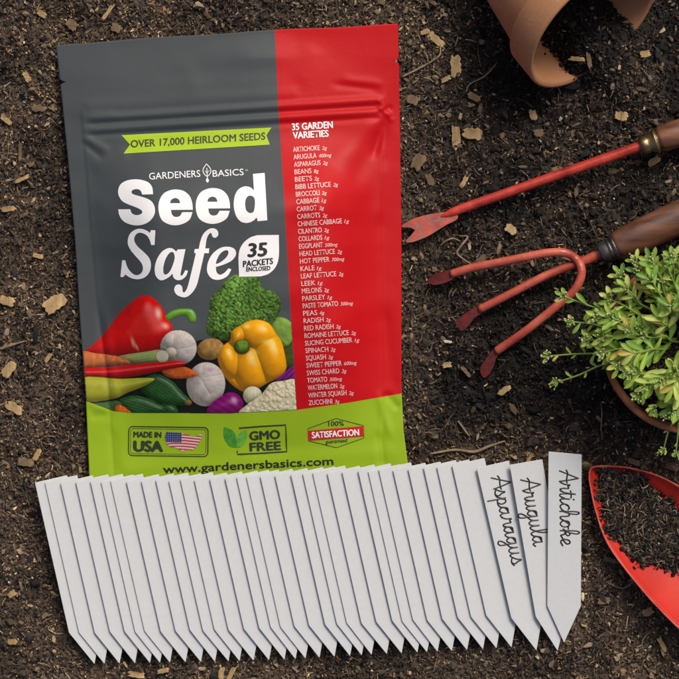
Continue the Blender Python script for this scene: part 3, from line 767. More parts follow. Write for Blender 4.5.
PAL_DRY = np.array([(.020, .0195, .020), (.048, .042, .037), (.088, .067, .050), (.145, .104, .068), (.23, .165, .10), (.38, .28, .165), (.56, .45, .29)])
def pick(rng, n, w_, x, y, pale=1.0):
    """crumb colours: mostly dark, some tan, few pale"""
    p0 = np.array([.27, .23, .20, .15, .09, .045 * pale, .02 * pale]); p1 = np.array([.56, .30, .09, .03, .012, .008 * pale, .005 * pale])
    r = rng.uniform(0, 1, n); c0 = np.cumsum(p0 / p0.sum()); c1 = np.cumsum(p1 / p1.sum())
    cum = c0[None] * (1 - w_[:, None]) + c1[None] * w_[:, None]
    i = (r[:, None] > cum).sum(1).clip(0, 6)
    c = PAL_DRY[i] * rng.uniform(.75, 1.25, (n, 1)) * rng.uniform(.93, 1.07, (n, 3)) * (1.36 - .78 * w_[:, None]) * (1 + .28 * vn(x, y, 30, 25) + .18 * vn(x, y, 11, 26))[:, None] * np.array([1.03, .985, .93])
    return c
def visible(x, y, mrg=10):
    inp = (x > eL(y) + mrg) & (x < eR(y) - mrg) & (y > 45 - (x - 56) * .061 + mrg) & (y < 505)
    ing = markers_region(x, y)
    return ~(inp | ing)
def scatter(n, rng, lo=-105, hi=785, dens=None):
    x = rng.uniform(lo, hi, n); y = rng.uniform(lo, hi, n)
    k = visible(x, y); x, y = x[k], y[k]
    inf = (x > -15) & (x < 694) & (y > -15) & (y < 694)
    k = inf | (rng.uniform(0, 1, len(x)) < .55); return x[k], y[k]
parts = []
rng = np.random.default_rng(101)
def near_flat(x, y):
    """limits grain height beside the pouch edge so nothing pokes through it"""
    dxp = np.maximum(np.maximum(50 - x, x - 410), 0); dyp = np.maximum(np.maximum(20 - y, y - 525), 0)
    return np.hypot(dxp, dyp) < 14
def add_crumbs(n, rmin, rmax, powr, flat, tilt, pale, lift):
    x, y = scatter(n, rng); m_ = len(x)
    r = rmin + (rmax - rmin) * rng.uniform(0, 1, m_) ** powr
    r = np.where(near_flat(x, y), np.minimum(r, 3.0), r)
    rad = r[:, None] * np.stack([rng.uniform(.8, 1.9, m_), rng.uniform(.5, 1.0, m_), rng.uniform(*flat, m_)], -1)
    w_ = wet(x, y)
    z = g_soil(x, y) + r * lift * rng.uniform(-.6, 1.0, m_)
    parts.append(crumbs(np.column_stack([x, y, z]), rad, pick(rng, m_, w_, x, y, pale), rng, tilt))
add_crumbs(165000, .45, 1.6, 1.5, (.5, 1.0), None, .9, 1.3)
add_crumbs(17000, 1.2, 3.0, 2.8, (.5, 1.0), None, .35, .8)
add_crumbs(1500, 3, 6, 2.5, (.55, .9), None, .0, .3)
def fuse(name, parts, m_, label, cat, smooth=False, kind='stuff', parent=None):
    n = 0; Vs, Fs, Cs = [], [], []
    for v, f, c in parts: Vs.append(v); Fs.append(f + n); Cs.append(c); n += len(v)
    o = mesh_obj(name, np.vstack(Vs), np.vstack(Fs), m_, parent, smooth=smooth, cols=np.vstack(Cs))
    if label: tag(o, label, cat, kind=kind)
    return o
M['crumb'] = mat_attr('soil_crumb', rough=.9, spec=.2, bump=.5, bscale=2500)
M['bark'] = mat_attr('bark_fibre', rough=.8, spec=.25, bump=.5, bscale=1800)
fuse('soil_crumbs', parts, M['crumb'], 'loose dark soil crumbs covering the ground', 'soil crumbs')
parts = []
# flat flakes of bark and fine fibres
x, y = scatter(15000, rng); m_ = len(x); r = .9 + 2.6 * rng.uniform(0, 1, m_) ** 3.6
r = np.where(near_flat(x, y), np.minimum(r, 2.2), r)
rad = r[:, None] * np.stack([rng.uniform(1.0, 1.9, m_), rng.uniform(.5, .9, m_), rng.uniform(.12, .3, m_)], -1)
w_ = wet(x, y); keep = (rng.uniform(0, 1, m_) > w_ * .86) & (vn(x, y, 26, 27) + rng.normal(0, .45, m_) > -.25)
x, y, rad, w_, r = x[keep], y[keep], rad[keep], w_[keep], r[keep]; m_ = len(x)
fl = np.array([(.10, .075, .052), (.18, .13, .085), (.28, .21, .135), (.42, .33, .21), (.58, .48, .33)])
pf = np.array([.44, .32, .16, .062, .018]); fc = fl[np.searchsorted(np.cumsum(pf), rng.uniform(0, .9999, m_))] * rng.uniform(.75, 1.2, (m_, 1))
parts.append(crumbs(np.column_stack([x, y, g_soil(x, y) + 1.2 + r * .35]), rad, fc, rng, .35, .35))
def add_fib(n, lmin, lmax, rmin, rmax, pal, pr_, bend, wetcut):
    x, y = scatter(n, rng); m_ = len(x); keep = rng.uniform(0, 1, m_) > wet(x, y) * wetcut
    x, y = x[keep], y[keep]; m_ = len(x)
    L_ = lmin + (lmax - lmin) * rng.uniform(0, 1, m_) ** 2; L_ = np.where(near_flat(x, y), np.minimum(L_, 7), L_)
    c = pal[np.searchsorted(np.cumsum(pr_), rng.uniform(0, .9999, m_))] * rng.uniform(.7, 1.25, (m_, 1)) * (1 - .4 * wet(x, y))[:, None]
    parts.append(fibres(np.column_stack([x, y, g_soil(x, y) + rng.uniform(.6, 2.6, m_)]), L_, rng.uniform(rmin, rmax, m_), c, rng, bend))
add_fib(24000, 2.5, 12, .25, .7, fl, pf, .16, .72)
add_fib(2200, 8, 24, .2, .42, np.array([(.16, .11, .07), (.3, .24, .16), (.05, .035, .025)]), np.array([.45, .15, .4]), .22, .5)
fuse('bark_mulch', parts, M['bark'], 'fine bark flakes and root fibres mixed into the soil', 'bark mulch')

# ------------------------------------------------------------------ larger wood chips and twigs one can single out
M['chip'] = mat('pale_wood', (.52, .37, .18), rough=.8, col2=(.27, .17, .075), scale=420, bump=.8, bscale=900, stretch=(0, (1, .12, 1)))
M['chip_brown'] = mat('brown_wood', (.22, .145, .08), rough=.85, col2=(.10, .065, .035), scale=380, bump=.8, bscale=900, stretch=(0, (1, .15, 1)))
M['twig'] = mat('dry_stalk', (.30, .225, .14), rough=.75, col2=(.13, .09, .055), scale=300, bump=.5, bscale=900)
def chip(x, y, l, w, ang, brown, label, name='wood_chip', seed=0, cat='wood chip'):
    r = random.Random(seed * 13 + 5); a = math.radians(ang)
    n = 7; up = []; dn = []
    for i in range(n + 1):
        t = i / n; s_ = (t - .5) * l
        e = 1 if 0 < i < n else .8
        up.append((s_ + r.uniform(-.06, .06) * l * (i in (0, n)), w / 2 * e * r.uniform(.78, 1.1)))
        dn.append((s_ + r.uniform(-.06, .06) * l * (i in (0, n)), -w / 2 * e * r.uniform(.78, 1.1)))
    # splintered ends
    endR = [(l / 2 + r.uniform(-.10, .14) * l, w / 2 * k) for k in (.5, .2, -.2, -.55)]
    endL = [(-l / 2 - r.uniform(-.10, .14) * l, w / 2 * k) for k in (-.5, -.15, .2, .55)]
    out = up + endR + dn[::-1] + endL
    n2 = len(out); z0 = float(g_soil(np.array([x]), np.array([y]))[0]) + 2.4; tl = r.uniform(-.12, .12); tw = r.uniform(-.2, .2); cv = r.uniform(-.5, .5) * 1.5
    V = []
    for zz, sc in ((0, .96), (1.5, 1.0), (1.9, .9)):
        for (s_, t_) in out:
            s2, t2 = s_ * sc, t_ * sc
            V.append((x + s2 * math.cos(a) - t2 * math.sin(a), y + s2 * math.sin(a) + t2 * math.cos(a), z0 + zz + tl * s2 + tw * t2 + cv * (2 * t_ / w) ** 2 + .12 * vn(s2 * 3, t2 * 3, 3, 51)))
    F = []
    for k in range(2):
        for i in range(n2): j = (i + 1) % n2; F.append([k * n2 + i, k * n2 + j, (k + 1) * n2 + j, (k + 1) * n2 + i])
    top = [2 * n2 + i for i in range(n2)]; bot = [i for i in range(n2)]
    tri = tessellate_polygon([[Vector((p[0], p[1], 0)) for p in V[2 * n2:]]])
    F += [[2 * n2 + i for i in t] for t in tri]; F += [[i for i in t][::-1] for t in tri]
    bm = bmesh.new(); Wv = W(V); c = Wv.mean(0)
    vs = [bm.verts.new(p - c) for p in Wv]
    for f in F:
        try: bm.faces.new([vs[i] for i in f])
        except ValueError: pass
    bmesh.ops.recalc_face_normals(bm, faces=bm.faces); me = bpy.data.meshes.new(name); bm.to_mesh(me); bm.free()
    me.materials.append(M['chip_brown' if brown else 'chip'])
    o = bpy.data.objects.new(name, me); COL.objects.link(o); o.location = c
    return tag(o, label, cat, 'wood chips scattered on the soil')
CH_ = [
    (435, 39, 20, 8, 42, 0, 'long ragged pale chip near the top right corner of the pouch'),
    (425, 32, 9, 5, -20, 0, 'small ragged chip just left of the long ragged pale chip'),
    (455.5, 66, 19, 11, 88, 0, 'upright squarish pale chip above the pair of blocky chips'),
    (446, 79, 10, 5, -30, 0, 'small slanted chip just below the upright squarish pale chip'),
    (456, 138, 21, 9, 86, 0, 'tall blocky chip, left one of the pair above the weeding fork'),
    (472.5, 134, 17, 12, 6, 0, 'wide blocky chip, right one of the pair above the weeding fork'),
    (418, 162, 15, 12, -60, 1, 'brown chip beside the right edge of the red panel'),
    (430, 180, 11, 7, 70, 1, 'small brown chip between the brown chip and the fork blade'),
    (413, 100, 11, 9, 20, 1, 'curled brown chip beside the pouch zipper end'),
    (474, 97, 12, 7, 25, 1, 'brown splinter below the rim of the tipped pot, left of it'),
    (464, 182, 12, 5, -62, 0, 'thin pale chip just above the red shaft of the weeding fork'),
    (511, 229, 11, 9, 30, 0, 'pale chip between the weeding fork and the cultivator'),
    (533, 115, 10, 7, 75, 0, 'little pale chip in dark soil below the tipped pot'),
    (539, 133, 9, 8, -10, 1, 'little brown chip in dark soil left of the weeding fork ferrule'),
    (577, 59, 15, 4.5, 5, 0, 'thin pale chip lying on the soil spilled from the tipped pot'),
    (589, 60, 15, 5, 80, 1, 'thin brown chip standing in the soil spilled from the tipped pot'),
    (645, 54, 10, 7, -10, 0, 'bright orange-tan chip to the right of the spilled soil'),
    (54, 304, 22, 15, -32, 0, 'broad pale chip beside the left edge of the pouch'),
    (7, 301, 15, 9, 15, 0, 'pale chip at the left border, level with the broad pale chip'),
    (8, 209, 14, 5.5, -8, 0, 'flat pale chip at the left border, beside the red title level'),
    (22, 179, 15, 4, -25, 0, 'narrow pale splinter left of the pouch side seal'),
    (38, 256, 10, 5, 12, 0, 'small tan chip above the broad pale chip'),
    (6, 120, 13, 5, 38, 0, 'bright yellow splinter at the left border, upper part'),
    (20, 152, 18, 4, 92, 1, 'upright brown splinter left of the pouch zipper'),
    (27, 77, 11, 6, 60, 0, 'bright orange-tan chip left of the top corner of the pouch'),
    (39, 108, 13, 8, 0, 1, 'dull brown chip left of the pouch top strip'),
    (72, 25, 11, 10, 45, 1, 'square brown chip above the top left corner of the pouch'),
    (116, 28, 9, 9, 20, 1, 'rounded brown chip above the top edge of the grey panel'),
    (42, 14, 9, 6, 30, 0, 'little tan chip near the upper left photo corner'),
    (108, 12, 17, 4, -55, 0, 'slanting pale splinter above the grey panel'),
    (8, 370, 16, 10, -50, 0, 'ragged pale chip at the left border below the pouch middle'),
    (14, 408, 17, 10, 30, 0, 'crooked pale chip left of the green strip of the pouch'),
    (25, 462, 16, 9, 5, 1, 'brown chip just above the leftmost plant marker'),
    (37, 455, 12, 6, -60, 0, 'pale chip just above and right of the brown chip by the markers'),
    (48, 358, 11, 4, -55, 0, 'small slender chip left of the printed vegetables'),
    (12, 594, 9, 6, -40, 0, 'orange-tan chip left of the leftmost marker point'),
    (12, 642, 9, 6, 0, 0, 'small pale chip at the lower left photo corner'),
    (137, 675, 16, 6, 8, 0, 'pale chip under the marker points near the bottom left'),
    (163, 671, 12, 5, -12, 0, 'smaller pale chip under the marker points, right of another'),
    (221, 675, 15, 6, -80, 0, 'upright splintered chip under the middle marker points'),
    (231, 674, 15, 5, -62, 0, 'slanting splintered chip under the middle marker points'),
    (505, 390, 14, 6, -35, 0, 'pointed pale chip below the lowest prong of the cultivator'),
    (529, 459, 14, 3.5, -60, 0, 'narrow chip between the Arugula and Artichoke marker tops'),
    (634, 462, 13, 6, 20, 1, 'brown chip just above the trowel blade'),
    (662, 644, 15, 5, 62, 0, 'pale chip under the lower edge of the trowel'),
    (648, 612, 10, 8, -20, 0, 'pale chip beside the lower edge of the trowel'),
    (621, 116, 13, 9, 10, 0, 'tan chip at the brass ferrule, on its upper side'),
    (654, 161, 13, 7, -35, 0, 'tan chip under the brass ferrule of the weeding fork'),
    (447, 365, 9, 6, -10, 0, 'small pale chip left of the lowest cultivator prong'),
    (466, 372, 13, 4, 50, 1, 'brown splinter beside the lowest cultivator prong'),
    (604, 601, 12, 7, -10, 1, 'brown chip between the Artichoke marker and the trowel'),
    (610, 560, 12, 5, 15, 1, 'brown splinter right of the Artichoke marker'),
]
for i, c in enumerate(CH_): chip(*c, seed=i)
def twig(pts, rad, label, name='twig'):
    P = [(x, y, float(g_soil(np.array([x]), np.array([y]))[0]) + z) for x, y, z in pts]
    V, F = tube(P, rad, seg=6, sub=6); o = mesh_obj(name, V, F, M['twig']); return tag(o, label, 'twig', 'twigs and roots on the soil')
twig([(402, 77, 2.5), (420, 68, 3.5), (438, 57, 4), (440.5, 49, 3.5), (440, 42, 2.5)], [1.2, 1.1, 1.0, .9, .6], 'bent dry grass stalk beside the red top of the pouch')
twig([(459, 236, 2), (467.5, 237, 3), (461, 246, 3.5), (457, 253, 3), (463, 259, 3), (471, 264, 2)], [.7, 1.1, 1.2, 1.2, 1.0, .6], 'squiggly pale root between the fork blade and the cultivator')
twig([(440, 246, 2), (446, 241, 3), (453, 238.5, 3), (460, 241, 2)], [.6, .9, .9, .5], 'short arched root touching the squiggly pale root')
twig([(430, 454, 2.5), (455, 450, 3.5), (474, 452, 4), (490, 446, 4), (505, 441, 3)], [1.2, 1.5, 1.7, 1.5, .9], 'brown twig just above the tops of the markers')
twig([(458, 421, 2), (463, 428, 3), (469, 436, 2.5)], [1.0, 1.2, .8], 'short pale twig above the long brown twig')
twig([(0, 349, 3), (12, 345, 4), (25, 341, 3)], [1.6, 1.4, .8], 'brown twig entering from the left border')
twig([(608, 583, 2), (620, 588, 3), (626, 587, 3), (635, 581, 2)], [.6, .8, .8, .5], 'thin curved root beside the lower edge of the trowel')
twig([(601, 403, 2), (602, 415, 3), (601, 428, 3), (603, 440, 2)], [.5, .7, .7, .4], 'thin upright root below the rim of the plant pot')
twig([(497, 63, 2), (485, 76, 3), (470, 84, 3), (466, 92, 2)], [.6, .8, .7, .5], 'thin arching root left of the tipped pot')

# ------------------------------------------------------------------ plant markers
tips = [94.5, 104.5, 119.5, 135, 150, 160, 170, 185.5, 201, 215, 228.5, 239.5, 253.5, 269, 284.4, 295.5, 305.5, 319.5, 334.5, 350, 361.7, 371.5, 386.8, 401.6, 417.4, 427, 437.5, 451.8, 467, 483, 496.5, 511.5]
words = ['leftmost', 'second', 'third', 'fourth', 'fifth', 'sixth', 'seventh', 'eighth', 'ninth', 'tenth', 'eleventh', 'twelfth', 'thirteenth', 'fourteenth', 'fifteenth', 'sixteenth', 'seventeenth', 'eighteenth', 'nineteenth', 'twentieth', 'twenty-first', 'twenty-second', 'twenty-third', 'twenty-fourth', 'twenty-fifth', 'twenty-sixth', 'twenty-seventh', 'twenty-eighth', 'twenty-ninth', 'thirtieth', 'thirty-first']
def marker_z(TL, ax_, perp, lift, slope):
    def f(P):
        P = np.asarray(P, float); t = (P[:, 0] - TL[0]) * perp[0] + (P[:, 1] - TL[1]) * perp[1]
        return base_under_markers(P[:, 1]) + lift + slope * (34 - t)
    return f
def marker_outline(TL, ang, length, width, sh):
    a = math.radians(ang); ax_ = np.array([math.sin(a), math.cos(a)]); perp = np.array([math.cos(a), -math.sin(a)])
    TL = np.array(TL)
    pts = [TL, TL + perp * width, TL + perp * width + ax_ * sh, TL + perp * width / 2 + ax_ * length, TL + ax_ * sh]
    return pts, ax_, perp
def make_marker(pts, zf, label, th=1.25):
    P = np.array(pts); c = P.mean(0)
    # slightly rounded corners
    out = []
    n = len(P)
    for i in range(n):
        p0, p1, p2 = P[i - 1], P[i], P[(i + 1) % n]
        r = .9
        a = p1 + (p0 - p1) / np.linalg.norm(p0 - p1) * r; b_ = p1 + (p2 - p1) / np.linalg.norm(p2 - p1) * r
        out += [a, .25 * a + .5 * p1 + .25 * b_, b_]
    out = np.array(out); n = len(out)
    def inset(d):
        nx = np.roll(out, -1, 0) - np.roll(out, 1, 0); nx /= np.linalg.norm(nx, axis=1)[:, None]
        nr = np.column_stack([-nx[:, 1], nx[:, 0]]); s_ = np.sign(((c - out) * nr).sum(1))[:, None]
        return out + nr * s_ * d
    layers = [(inset(.3), -th), (out, -th + .3), (out, -.28), (inset(.28), 0)]
    V = []; F = []
    for l, dz in layers:
        z = zf(l) + dz; V += [tuple(v) for v in np.column_stack([l, z])]
    for k in range(3):
        for i in range(n): j = (i + 1) % n; F.append([k * n + i, k * n + j, (k + 1) * n + j, (k + 1) * n + i])
    F.append([3 * n + i for i in range(n)]); F.append([i for i in range(n)][::-1])
    return V, F
def link_marker(V, F, label, parent=None, name='plant_marker'):
    bm = bmesh.new(); Wv = W(V)
    b_ = BASE[parent] if parent else Vector(Wv.mean(0)); 
    vs = [bm.verts.new(Vector(p) - b_) for p in Wv]
    for f in F: bm.faces.new([vs[i] for i in f])
    bmesh.ops.recalc_face_normals(bm, faces=bm.faces); me = bpy.data.meshes.new(name); bm.to_mesh(me); bm.free()
    me.materials.append(M['pvc']); o = bpy.data.objects.new(name, me); COL.objects.link(o)
    if parent: o.parent = parent
    else: o.location = b_
    if label: tag(o, label, 'plant marker', 'white plastic plant markers fanned in a row')
    return o
mr_ = random.Random(4)
for i, tx in enumerate(tips):
    ty = np.interp(tx, [94.5, 214, 284, 371, 451, 511], [664.3, 662, 660, 655, 651.3, 647.6])
    dj = mr_.uniform(-.45, .45)
    TL = (tx - 59.3 + mr_.uniform(-.5, .5), ty - 181.6 + mr_.uniform(-.7, .7))
    pts, ax_, perp = marker_outline(TL, 12.8, 190, 33.3, 154)
    # make the point land on the measured tip
    pts[3] = np.array([tx, ty])
    zf = marker_z(pts[0], ax_, perp, 0, .205)
    if i == len(tips) - 1: lab = 'blank white plant marker directly left of the one reading Asparagus, last blank of the row'
    elif i == 0: lab = 'blank white plant marker at the left end of the fanned row'
    else: lab = f'blank white plant marker, {words[i]} from the left end of the fanned row'
    link_marker(*make_marker(pts, zf, lab), lab)

# handwriting: single-line letters, joined
G = {
    'A': (1.15, [[(0, 0.02), (.3, .75), (.78, 1.95)], [(.78, 1.95), (.92, 1.1), (1.05, 0)], [(-.05, .72), (.25, .85), (.6, .78), (1.0, .72), (1.2, .78)]]),
    'r': (.85, [[(0, .1), (.2, .55), (.28, 1.08), (.4, .86), (.62, .92), (.6, .45), (.68, .06), (.88, .12)]]),
    't': (.62, [[(0, .12), (.2, .6), (.36, 1.6)], [(.36, 1.6), (.3, .7), (.32, .1), (.48, .0), (.66, .2)], [(.02, 1.12), (.36, 1.18), (.72, 1.16)]]),
    'i': (.55, [[(0, .2), (.16, .6), (.22, .98)], [(.22, .98), (.18, .35), (.3, .02), (.56, .2)], [(.26, 1.42), (.29, 1.46)]]),
    'c': (.72, [[(0, .2), (.2, .6), (.5, .96), (.7, .85)], [(.6, .97), (.28, .82), (.14, .4), (.34, .02), (.74, .2)]]),
    'h': (.98, [[(0, .2), (.35, .9), (.48, 1.7), (.36, 1.98), (.22, 1.7), (.17, .8), (.15, 0)], [(.15, .25), (.35, .85), (.58, .95), (.66, .6), (.66, .15), (.8, 0), (1.0, .2)]]),
    'o': (.95, [[(0, .2), (.16, .5), (.5, .98)], [(.5, .98), (.2, .85), (.12, .35), (.38, .0), (.7, .25), (.7, .75), (.5, .98), (.72, .82), (.96, .84)]]),
    'k': (.9, [[(0, .3), (.35, .9), (.5, 1.7), (.38, 1.98), (.22, 1.7), (.17, .8), (.15, 0)], [(.16, .3), (.36, .9), (.6, .95), (.64, .68), (.3, .5)], [(.3, .5), (.52, .4), (.62, .05), (.9, .2)]]),
    'e': (.75, [[(0, .2), (.3, .35), (.58, .65), (.5, .97), (.25, .88), (.13, .4), (.34, .02), (.76, .22)]]),
    'u': (1.0, [[(0, .2), (.14, .6), (.18, .98)], [(.18, .98), (.14, .35), (.3, .0), (.55, .2), (.7, .98)], [(.7, .98), (.66, .3), (.78, .0), (1.0, .2)]]),
    'g': (.95, [[(0, .2), (.2, .7), (.62, .96)], [(.62, .96), (.25, .92), (.1, .4), (.32, .02), (.6, .35), (.7, .98)], [(.7, .98), (.66, .1), (.6, -.75), (.34, -.95), (.2, -.7), (.5, -.2), (.95, .2)]]),
    'l': (.6, [[(0, .2), (.35, .9), (.48, 1.7), (.36, 2.0), (.22, 1.7), (.18, .5), (.34, .0), (.62, .2)]]),
    'a': (1.0, [[(0, .2), (.2, .7), (.62, .94)], [(.62, .94), (.25, .92), (.1, .4), (.32, .02), (.58, .35), (.7, .98)], [(.7, .98), (.66, .3), (.78, .0), (1.02, .2)]]),
    's': (.72, [[(0, .2), (.22, .6), (.38, 1.08), (.46, .7), (.6, .35), (.42, .0), (.1, .1)], [(.42, 0), (.6, .06), (.74, .2)]]),
    'p': (.92, [[(0, .2), (.14, .55), (.22, 1.0)], [(.22, 1.0), (.18, .1), (.14, -.95)], [(.17, .4), (.38, .92), (.62, .85), (.68, .4), (.46, .04), (.24, .12)], [(.4, .04), (.7, .04), (.92, .2)]]),
}
def handwrite(word, start, end, xh, parent, zf, w=1.65):
    """start / end: points of the base line (px); letters stand to the right of the downward base line"""
    start = np.array(start, float); end = np.array(end, float); d = end - start; L_ = np.linalg.norm(d); d /= L_
    up = np.array([d[1], -d[0]]) ; 
    adv = sum(G[c][0] for c in word); k = L_ / adv; x = 0; mb = MB(); j = 0
    for c in word:
        wd, strokes = G[c]
        for st in strokes:
            P = spline(st, sub=6) if len(st) > 2 else np.array(st, float)
            P2 = start + np.outer((P[:, 0] + x) * k, d) + np.outer(P[:, 1] * xh, up)
            n = len(P2); z = zf(P2) + .22 + (j % 5) * .03; j += 1
            T = np.gradient(P2, axis=0); T /= np.maximum(np.linalg.norm(T, axis=1)[:, None], 1e-6); Nr = np.column_stack([-T[:, 1], T[:, 0]])
            hw = w / 2
            V = []; 
            for s_, dz in ((hw, -.3), (hw * .7, .05), (-hw * .7, .05), (-hw, -.3)):
                q_ = P2 + Nr * s_ ; V += [tuple(v) for v in np.column_stack([q_, z + dz])]
            F = []
            for r_ in range(3):
                for i in range(n - 1): F.append([r_ * n + i, r_ * n + i + 1, (r_ + 1) * n + i + 1, (r_ + 1) * n + i])
            mb.add(V, F)
            for e_ in (0, n - 1):
                cV = [(P2[e_][0] + hw * .9 * math.cos(t), P2[e_][1] + hw * .9 * math.sin(t), z[e_] + .02) for t in np.linspace(0, 2 * math.pi, 10, endpoint=False)]
                mb.add(cV, [list(range(10))])
        x += wd
    return mb.obj('handwriting', M['marker_ink'], parent)
for (word, TL, ang, tip, lift, slope, s_, e_, xh) in (
    ('Asparagus', (476.6, 468), 13.0, (536.4, 650.6), .3, .205, (491.2, 478.0), (512.4, 565.6), 9.2),
    ('Arugula', (509.6, 464.8), 9.7, (557.6, 651), .8, .20, (520.6, 480.0), (533.6, 546.5), 9.6),
    ('Artichoke', (548.5, 451.4), 0, (564, 642.8), 4.6, .09, (559.4, 470.8), (560.6, 545.6), 9.6)):
    if word == 'Artichoke':
        pts = [np.array(p) for p in ((548.5, 451.4), (581.7, 454.4), (580.9, 606), (564, 642.8), (547.2, 606))]; ax_ = np.array([0, 1.]); perp = np.array([1., 0.])
    else:
        pts, ax_, perp = marker_outline(TL, ang, 190, 33.2, 154); pts[3] = np.array(tip)
    zf = marker_z(pts[0], ax_, perp, lift, slope)
    first = thing('plant_marker', (TL[0] + 25, TL[1] + 90, 3), f'white plant marker with {word} handwritten in black down its length', 'plant marker', 'white plastic plant markers fanned in a row')
    V, F = make_marker(pts, zf, None)
    link_marker(V, F, None, first, 'blade')
    handwrite(word, s_, e_, xh, first, zf)

# ------------------------------------------------------------------ hand tools
M['red_paint'] = mat('worn_red_paint', ink(222, 76, 62), rough=.33, col2=ink(158, 40, 34), scale=90, bump=.25, bscale=500, coat=.25, rvar=.1)
M['salmon_paint'] = mat('faded_red_paint', ink(226, 116, 92), rough=.38, col2=ink(166, 62, 50), scale=60, bump=.25, bscale=500, coat=.12, rvar=.1)
M['red_paint_dark'] = mat('bent_red_tip', ink(140, 36, 26), rough=.45, col2=ink(92, 26, 20), scale=160, bump=.3, bscale=500, coat=.2)
M['worn_blade'] = mat('worn_blade_paint', ink(226, 98, 80), rough=.45, col2=ink(160, 84, 76), scale=110, bump=.3, bscale=600)
M['wood'] = mat('varnished_wood', (.26, .115, .060), rough=.30, col2=(.085, .034, .018), scale=140, bump=.2, bscale=300, coat=.6, stretch=(math.radians(20), (.18, 1.2, 1.2)))
M['wood2'] = mat('dark_varnished_wood', (.20, .092, .052), rough=.30, col2=(.065, .030, .019), scale=140, bump=.25, bscale=300, coat=.5, stretch=(math.radians(25), (.18, 1.2, 1.2)))
M['brass'] = mat('tarnished_brass', (.42, .31, .15), rough=.34, metal=.85, col2=(.13, .09, .05), scale=160, bump=.4, bscale=500)
M['steel'] = mat('dark_steel', (.20, .19, .18), rough=.38, metal=.85, col2=(.07, .065, .06), scale=160, bump=.4, bscale=500)
M['terra'] = mat('terracotta', ink(208, 152, 110), rough=.78, col2=ink(184, 128, 90), scale=28, bump=.22, bscale=700, spec=.25)
worn(M['red_paint'], amount=.32, scale=420, rust=(.17, .045, .04))
worn(M['salmon_paint'], amount=.345, scale=420, rust=(.20, .075, .055))
worn(M['red_paint_dark'], amount=.42, scale=420, rust=(.075, .025, .02))
worn(M['worn_blade'], amount=.41, scale=300, rust=(.27, .15, .125))
worn(M['terra'], amount=.33, scale=260, rust=(.46, .31, .20), rough=.9)
def axial(mb_name, m_, parent, origin, ang, prof, zc, seg=40, dz=0):
    a = math.radians(ang); V, F = lathe(prof, (0, 0, 0), (math.cos(a), -math.sin(a), dz), seg)
    V = [(v[0] + origin[0], v[1] + origin[1], v[2] + zc) for v in V]
    F = F + [list(range(seg))[::-1], [len(V) - seg + k for k in range(seg)]]
    return mesh_obj(mb_name, V, [f[::-1] for f in F], m_, parent)
def plate(name, m_, parent, outline, zfun, th):
    P = np.array(outline); n = len(P); V = []; F = []
    c = P.mean(0)
    for dz, s_ in ((0, .985), (th * .35, 1.0), (th, .965)):
        for p in P:
            q_ = c + (p - c) * s_; V.append((q_[0], q_[1], zfun(q_[0], q_[1]) + dz))
    for k in range(2):
        for i in range(n): j = (i + 1) % n; F.append([k * n + i, k * n + j, (k + 1) * n + j, (k + 1) * n + i])
    tri = tessellate_polygon([[Vector((p[0], p[1], 0)) for p in P]])
    F += [[2 * n + i for i in t] for t in tri]; F += [[i for i in t][::-1] for t in tri]
    bm = bmesh.new(); Wv = W(V); b_ = BASE[parent]
    vs = [bm.verts.new(Vector(p) - b_) for p in Wv]
    for f in F:
        try: bm.faces.new([vs[i] for i in f])
        except ValueError: pass
    bmesh.ops.recalc_face_normals(bm, faces=bm.faces); me = bpy.data.meshes.new(name); bm.to_mesh(me); bm.free(); me.materials.append(m_)
    o = bpy.data.objects.new(name, me); COL.objects.link(o); o.parent = parent; return o

fork = thing('weeding_fork', (540, 180, 4), 'long red two-pointed weeding fork with a brass ferrule and brown wooden handle', 'weeding fork')
def R7(p): return (400 + p[0] / 6.79, 200 + p[1] / 6.79)
bl = spline([R7(p) + (('c',) if len(p) == 3 else ()) for p in [(372, 72), (300, 82), (230, 92), (150, 108), (70, 136), (8, 172, 'c'), (14, 186), (60, 186), (102, 204, 'c'), (75, 238), (38, 278), (44, 294, 'c'), (100, 284), (180, 252), (250, 212), (320, 168), (392, 128)]], closed=True, sub=4)
plate('forked_blade', M['worn_blade'], fork, bl, lambda x, y: 8 + (x - 400) * .07, 1.6)
V, F = tube([(436, 218.4, 10.2), (446, 214.8, 11.2), (460, 209.4, 12.4), (500, 195.3, 15), (560, 174.2, 18), (610, 156.8, 21), (648, 143.5, 23)], [.3, 1.9, 3.2, 4.2, 4.7, 4.8, 4.9, 4.9, 5.0, 5.0, 5.1, 5.1, 5.2], seg=20)
mesh_obj('shaft', V, F, M['red_paint'], fork)
axial('ferrule', M['brass'], fork, (641, 146), 18.5, [(-.5, 6), (0, 8.6), (3, 9.4), (7, 9.2), (9, 8.6), (11, 9.8), (14, 11.4), (17, 12.2), (20, 11)], 23)
axial('ferrule_band', M['brass'], fork, (654.6, 141.3), 18.5, [(-.6, 11.5), (0, 13), (1.2, 13.4), (2.4, 12.9), (3, 11)], 23)
axial('handle', M['wood'], fork, (658.5, 140), 18.5, [(0, 9), (.8, 12.4), (4, 13.3), (20, 14.0), (50, 14.8), (90, 14.6), (120, 15.4), (138, 14.6), (148, 10.5), (152, 4)], 23)

